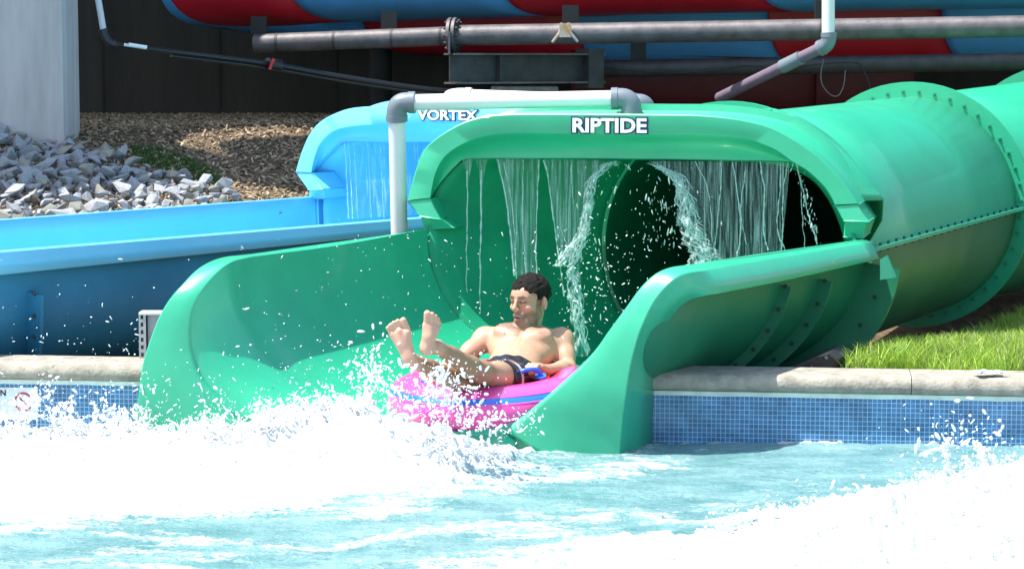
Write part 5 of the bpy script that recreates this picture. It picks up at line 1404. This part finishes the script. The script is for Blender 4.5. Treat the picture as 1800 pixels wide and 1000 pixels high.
sheet_mesh('water_film', [(954, 280), (966, 330), (976, 400), (986, 462)], [(1062, 282), (1044, 320), (1030, 390), (1006, 462)], lipP, gn, M_sheet, wc)
sheet_mesh('water_film', [(1140, 283), (1196, 320), (1216, 380), (1232, 470)], [(1388, 285), (1384, 340), (1378, 400), (1374, 450)], lipP, gn, M_sheet, wc, nu=70)
sheet_mesh('water_film', [(812, 279), (819, 305), (820, 330), (820, 345)], [(832, 279), (826, 305), (823, 330), (822, 345)], lipP, gn, M_sheet, wc, nu=12)
sheet_mesh('water_film', [(835, 279), (842, 305), (844, 330), (844, 345)], [(858, 279), (852, 305), (848, 330), (847, 345)], lipP, gn, M_sheet, wc, nu=12)
S_ = [([(821, 300), (821, 400), (820, 480), (822, 560)], .006, .005), ([(846, 300), (845, 400), (844, 500), (844, 575)], .008, .005),
      ([(874, 280), (888, 340), (896, 400), (904, 485)], .006, .006), ([(886, 285), (900, 360), (906, 440), (908, 500)], .004, .004), ([(920, 281), (918, 360), (922, 440), (926, 495)], .004, .003), ([(948, 281), (945, 340), (942, 420), (944, 490)], .005, .004),
      ([(956, 282), (966, 330), (974, 400), (982, 450), (992, 520)], .006, .005), ([(1004, 290), (1006, 330), (1008, 360)], .005, .002), ([(985, 400), (1000, 440), (1006, 470)], .003, .003),
      ([(1288, 285), (1296, 340), (1302, 400), (1296, 450)], .004, .006), ([(1268, 282), (1266, 340), (1258, 420), (1256, 460)], .004, .004), ([(1336, 284), (1344, 340), (1342, 400), (1350, 440)], .006, .007), ([(1385, 286), (1376, 340), (1376, 400), (1374, 440)], .005, .005), ([(1372, 286), (1370, 350), (1366, 400), (1380, 440)], .004, .005), ([(1310, 300), (1302, 370), (1312, 430)], .003, .004),
      ([(1400, 287), (1410, 330), (1422, 380), (1437, 430)], .004, .006), ([(1403, 290), (1408, 340), (1412, 400), (1416, 440)], .003, .003), ([(1222, 284), (1246, 340), (1252, 420), (1260, 460)], .004, .003)]
for k, (pts, a_, b_) in enumerate(S_): strand(pts, a_, b_, lipP + gn * .01, gn, M_strand, wc, .55, seed=k * 3.1)
def torrent(pts, w0, w1, P0, n, parent, seed, m_=None, cnt=34):
    """thick turbulent rope: many crossing strands"""
    r_ = random.Random(seed); mb = MB(); q = catmull([atplane(x, y, P0, n) for x, y in pts], 60); sdv = Vector((n.y, -n.x, 0)).normalized()
    for i in range(cnt):
        k0 = int(r_.uniform(0, 50)); ln = int(r_.uniform(5, 16)); o1, o2 = r_.uniform(-1, 1), r_.uniform(-1, 1); out = []; rs = []
        for k in range(k0, min(k0 + ln, 60)):
            t = k / 59; w_ = w0 + (w1 - w0) * t; u = (k - k0) / ln; o_ = o1 + (o2 - o1) * u + .35 * noise.noise(Vector((i * 3.3, u * 4, seed)))
            out.append(q[k] + sdv * o_ * w_ + n * r_.uniform(-.01, .01) + n * .02 * noise.noise(Vector((i, u * 3, 1)))); rs.append((.0014 + .0034 * math.sin(math.pi * min(max(u, .05), .95))) * r_.uniform(.6, 1.3))
        if len(out) > 2: mb.tube(out, rs, 6)
    return mb.build('water_rope', m_ or M_strand, parent, True, None)
M_torrent = fall_mat('tumbling_water', (.62, .80, .77), .44, .68, 34, .66); M_torrent.node_tree.nodes['Mapping'].inputs['Scale'].default_value = (34, 15, 1)
def ribbon(pts, w0, w1, seed, fwd_=.03):
    q = catmull([atplane(x, y, lipP + gn * fwd_, gn) for x, y in pts], 70); sdv = Vector((gn.y, -gn.x, 0)).normalized(); vs = []; uvs = []; nu = 14
    for j, p in enumerate(q):
        t = j / 69; w_ = w0 + (w1 - w0) * t
        lo_ = -w_ * (1 + .75 * noise.noise(Vector((seed, t * 9, 0))) + .4 * noise.noise(Vector((seed, t * 31, 0)))); hi_ = w_ * (1 + .75 * noise.noise(Vector((seed + 5, t * 9, 0))) + .4 * noise.noise(Vector((seed + 5, t * 31, 0))))
        for i in range(nu):
            u = i / (nu - 1); v = p + sdv * (lo_ + (hi_ - lo_) * u) + gn * (.03 * noise.noise(Vector((u * 3, t * 14, seed))) + .03 * math.sin(math.pi * u)); vs.append(v); uvs.append((v.x, v.z))
    fs = [(j * nu + i, j * nu + i + 1, (j + 1) * nu + i + 1, (j + 1) * nu + i) for j in range(69) for i in range(nu - 1)]
    o = newobj('tumbling_water', vs, fs, M_torrent, wc, True, None); ul = o.data.uv_layers.new(name='UVMap')
    for l in o.data.loops: ul.data[l.index].uv = uvs[l.vertex_index]
R1 = [(1076, 284), (1040, 318), (1034, 360), (1024, 410), (1002, 440), (985, 468)]; R2 = [(1030, 400), (1012, 450), (1010, 500), (1016, 560), (1020, 625)]; R3 = [(1140, 286), (1190, 312), (1206, 360), (1216, 410), (1234, 440), (1240, 470)]
ribbon(R1, .03, .03, 1); ribbon(R1, .016, .05, 12, .05); ribbon(R2, .03, .05, 2, .05); ribbon(R3, .03, .10, 3); ribbon(R3, .02, .05, 33, .05); ribbon([(1060, 283), (1085, 284), (1062, 298), (1040, 316)], .03, .03, 4)
torrent(R1, .04, .035, lipP + gn * .03, gn, wc, 1, cnt=42)
torrent(R2, .04, .055, lipP + gn * .05, gn, wc, 2, cnt=42)
torrent(R3, .04, .12, lipP + gn * .03, gn, wc, 3, cnt=70)
pts_ = []; rr_ = []
for _ in range(300):
    t = U(); c_ = random.choice([(1076, 1018, 290, 560, 22), (1150, 1235, 290, 460, 30), (1400, 1437, 290, 430, 6), (1180, 1150, 330, 440, 22)]); x = c_[0] + (c_[1] - c_[0]) * t + rng.normal(0, c_[4]); y = c_[2] + (c_[3] - c_[2]) * t
    pts_.append(atplane(x, y, lipP + gn * U(0, .15), gn)[:]); rr_.append(.0015 + .004 * U() ** 2)
o = drops('falling_drops', pts_, np.array(rr_), M_strand, None, 3.0, np.tile(np.array([[0, 0, 1.]]), (len(pts_), 1)) + rng.normal(0, .3, (len(pts_), 3))); o.parent = wc
settle(wc, lipP + Vector((1, 0, 1.4)))
wb = thing('water_curtain', 'thin curtain of water falling from the light blue hood lip', 'waterfall')
blP = bP0 - bn * .14
sheet_mesh('water_film', [(602, 250), (606, 300), (608, 340), (610, 385)], [(880, 252), (880, 300), (880, 340), (880, 370)], blP, bn, M_sheetb, wb, nu=70)
for k, (x, a_, b_) in enumerate(((606, .006, .006), (613, .004, .005), (622, .004, .003), (646, .003, .003), (668, .003, .003), (733, .003, .003))):
    strand([(x, 251), (x + 3, 300), (x + 5, 345), (x + 7, 385)], a_, b_, blP + bn * .01, bn, M_strandb, wb, .5, seed=k * 2.3 + 50)
settle(wb, blP + Vector((.5, 0, 1.3)))
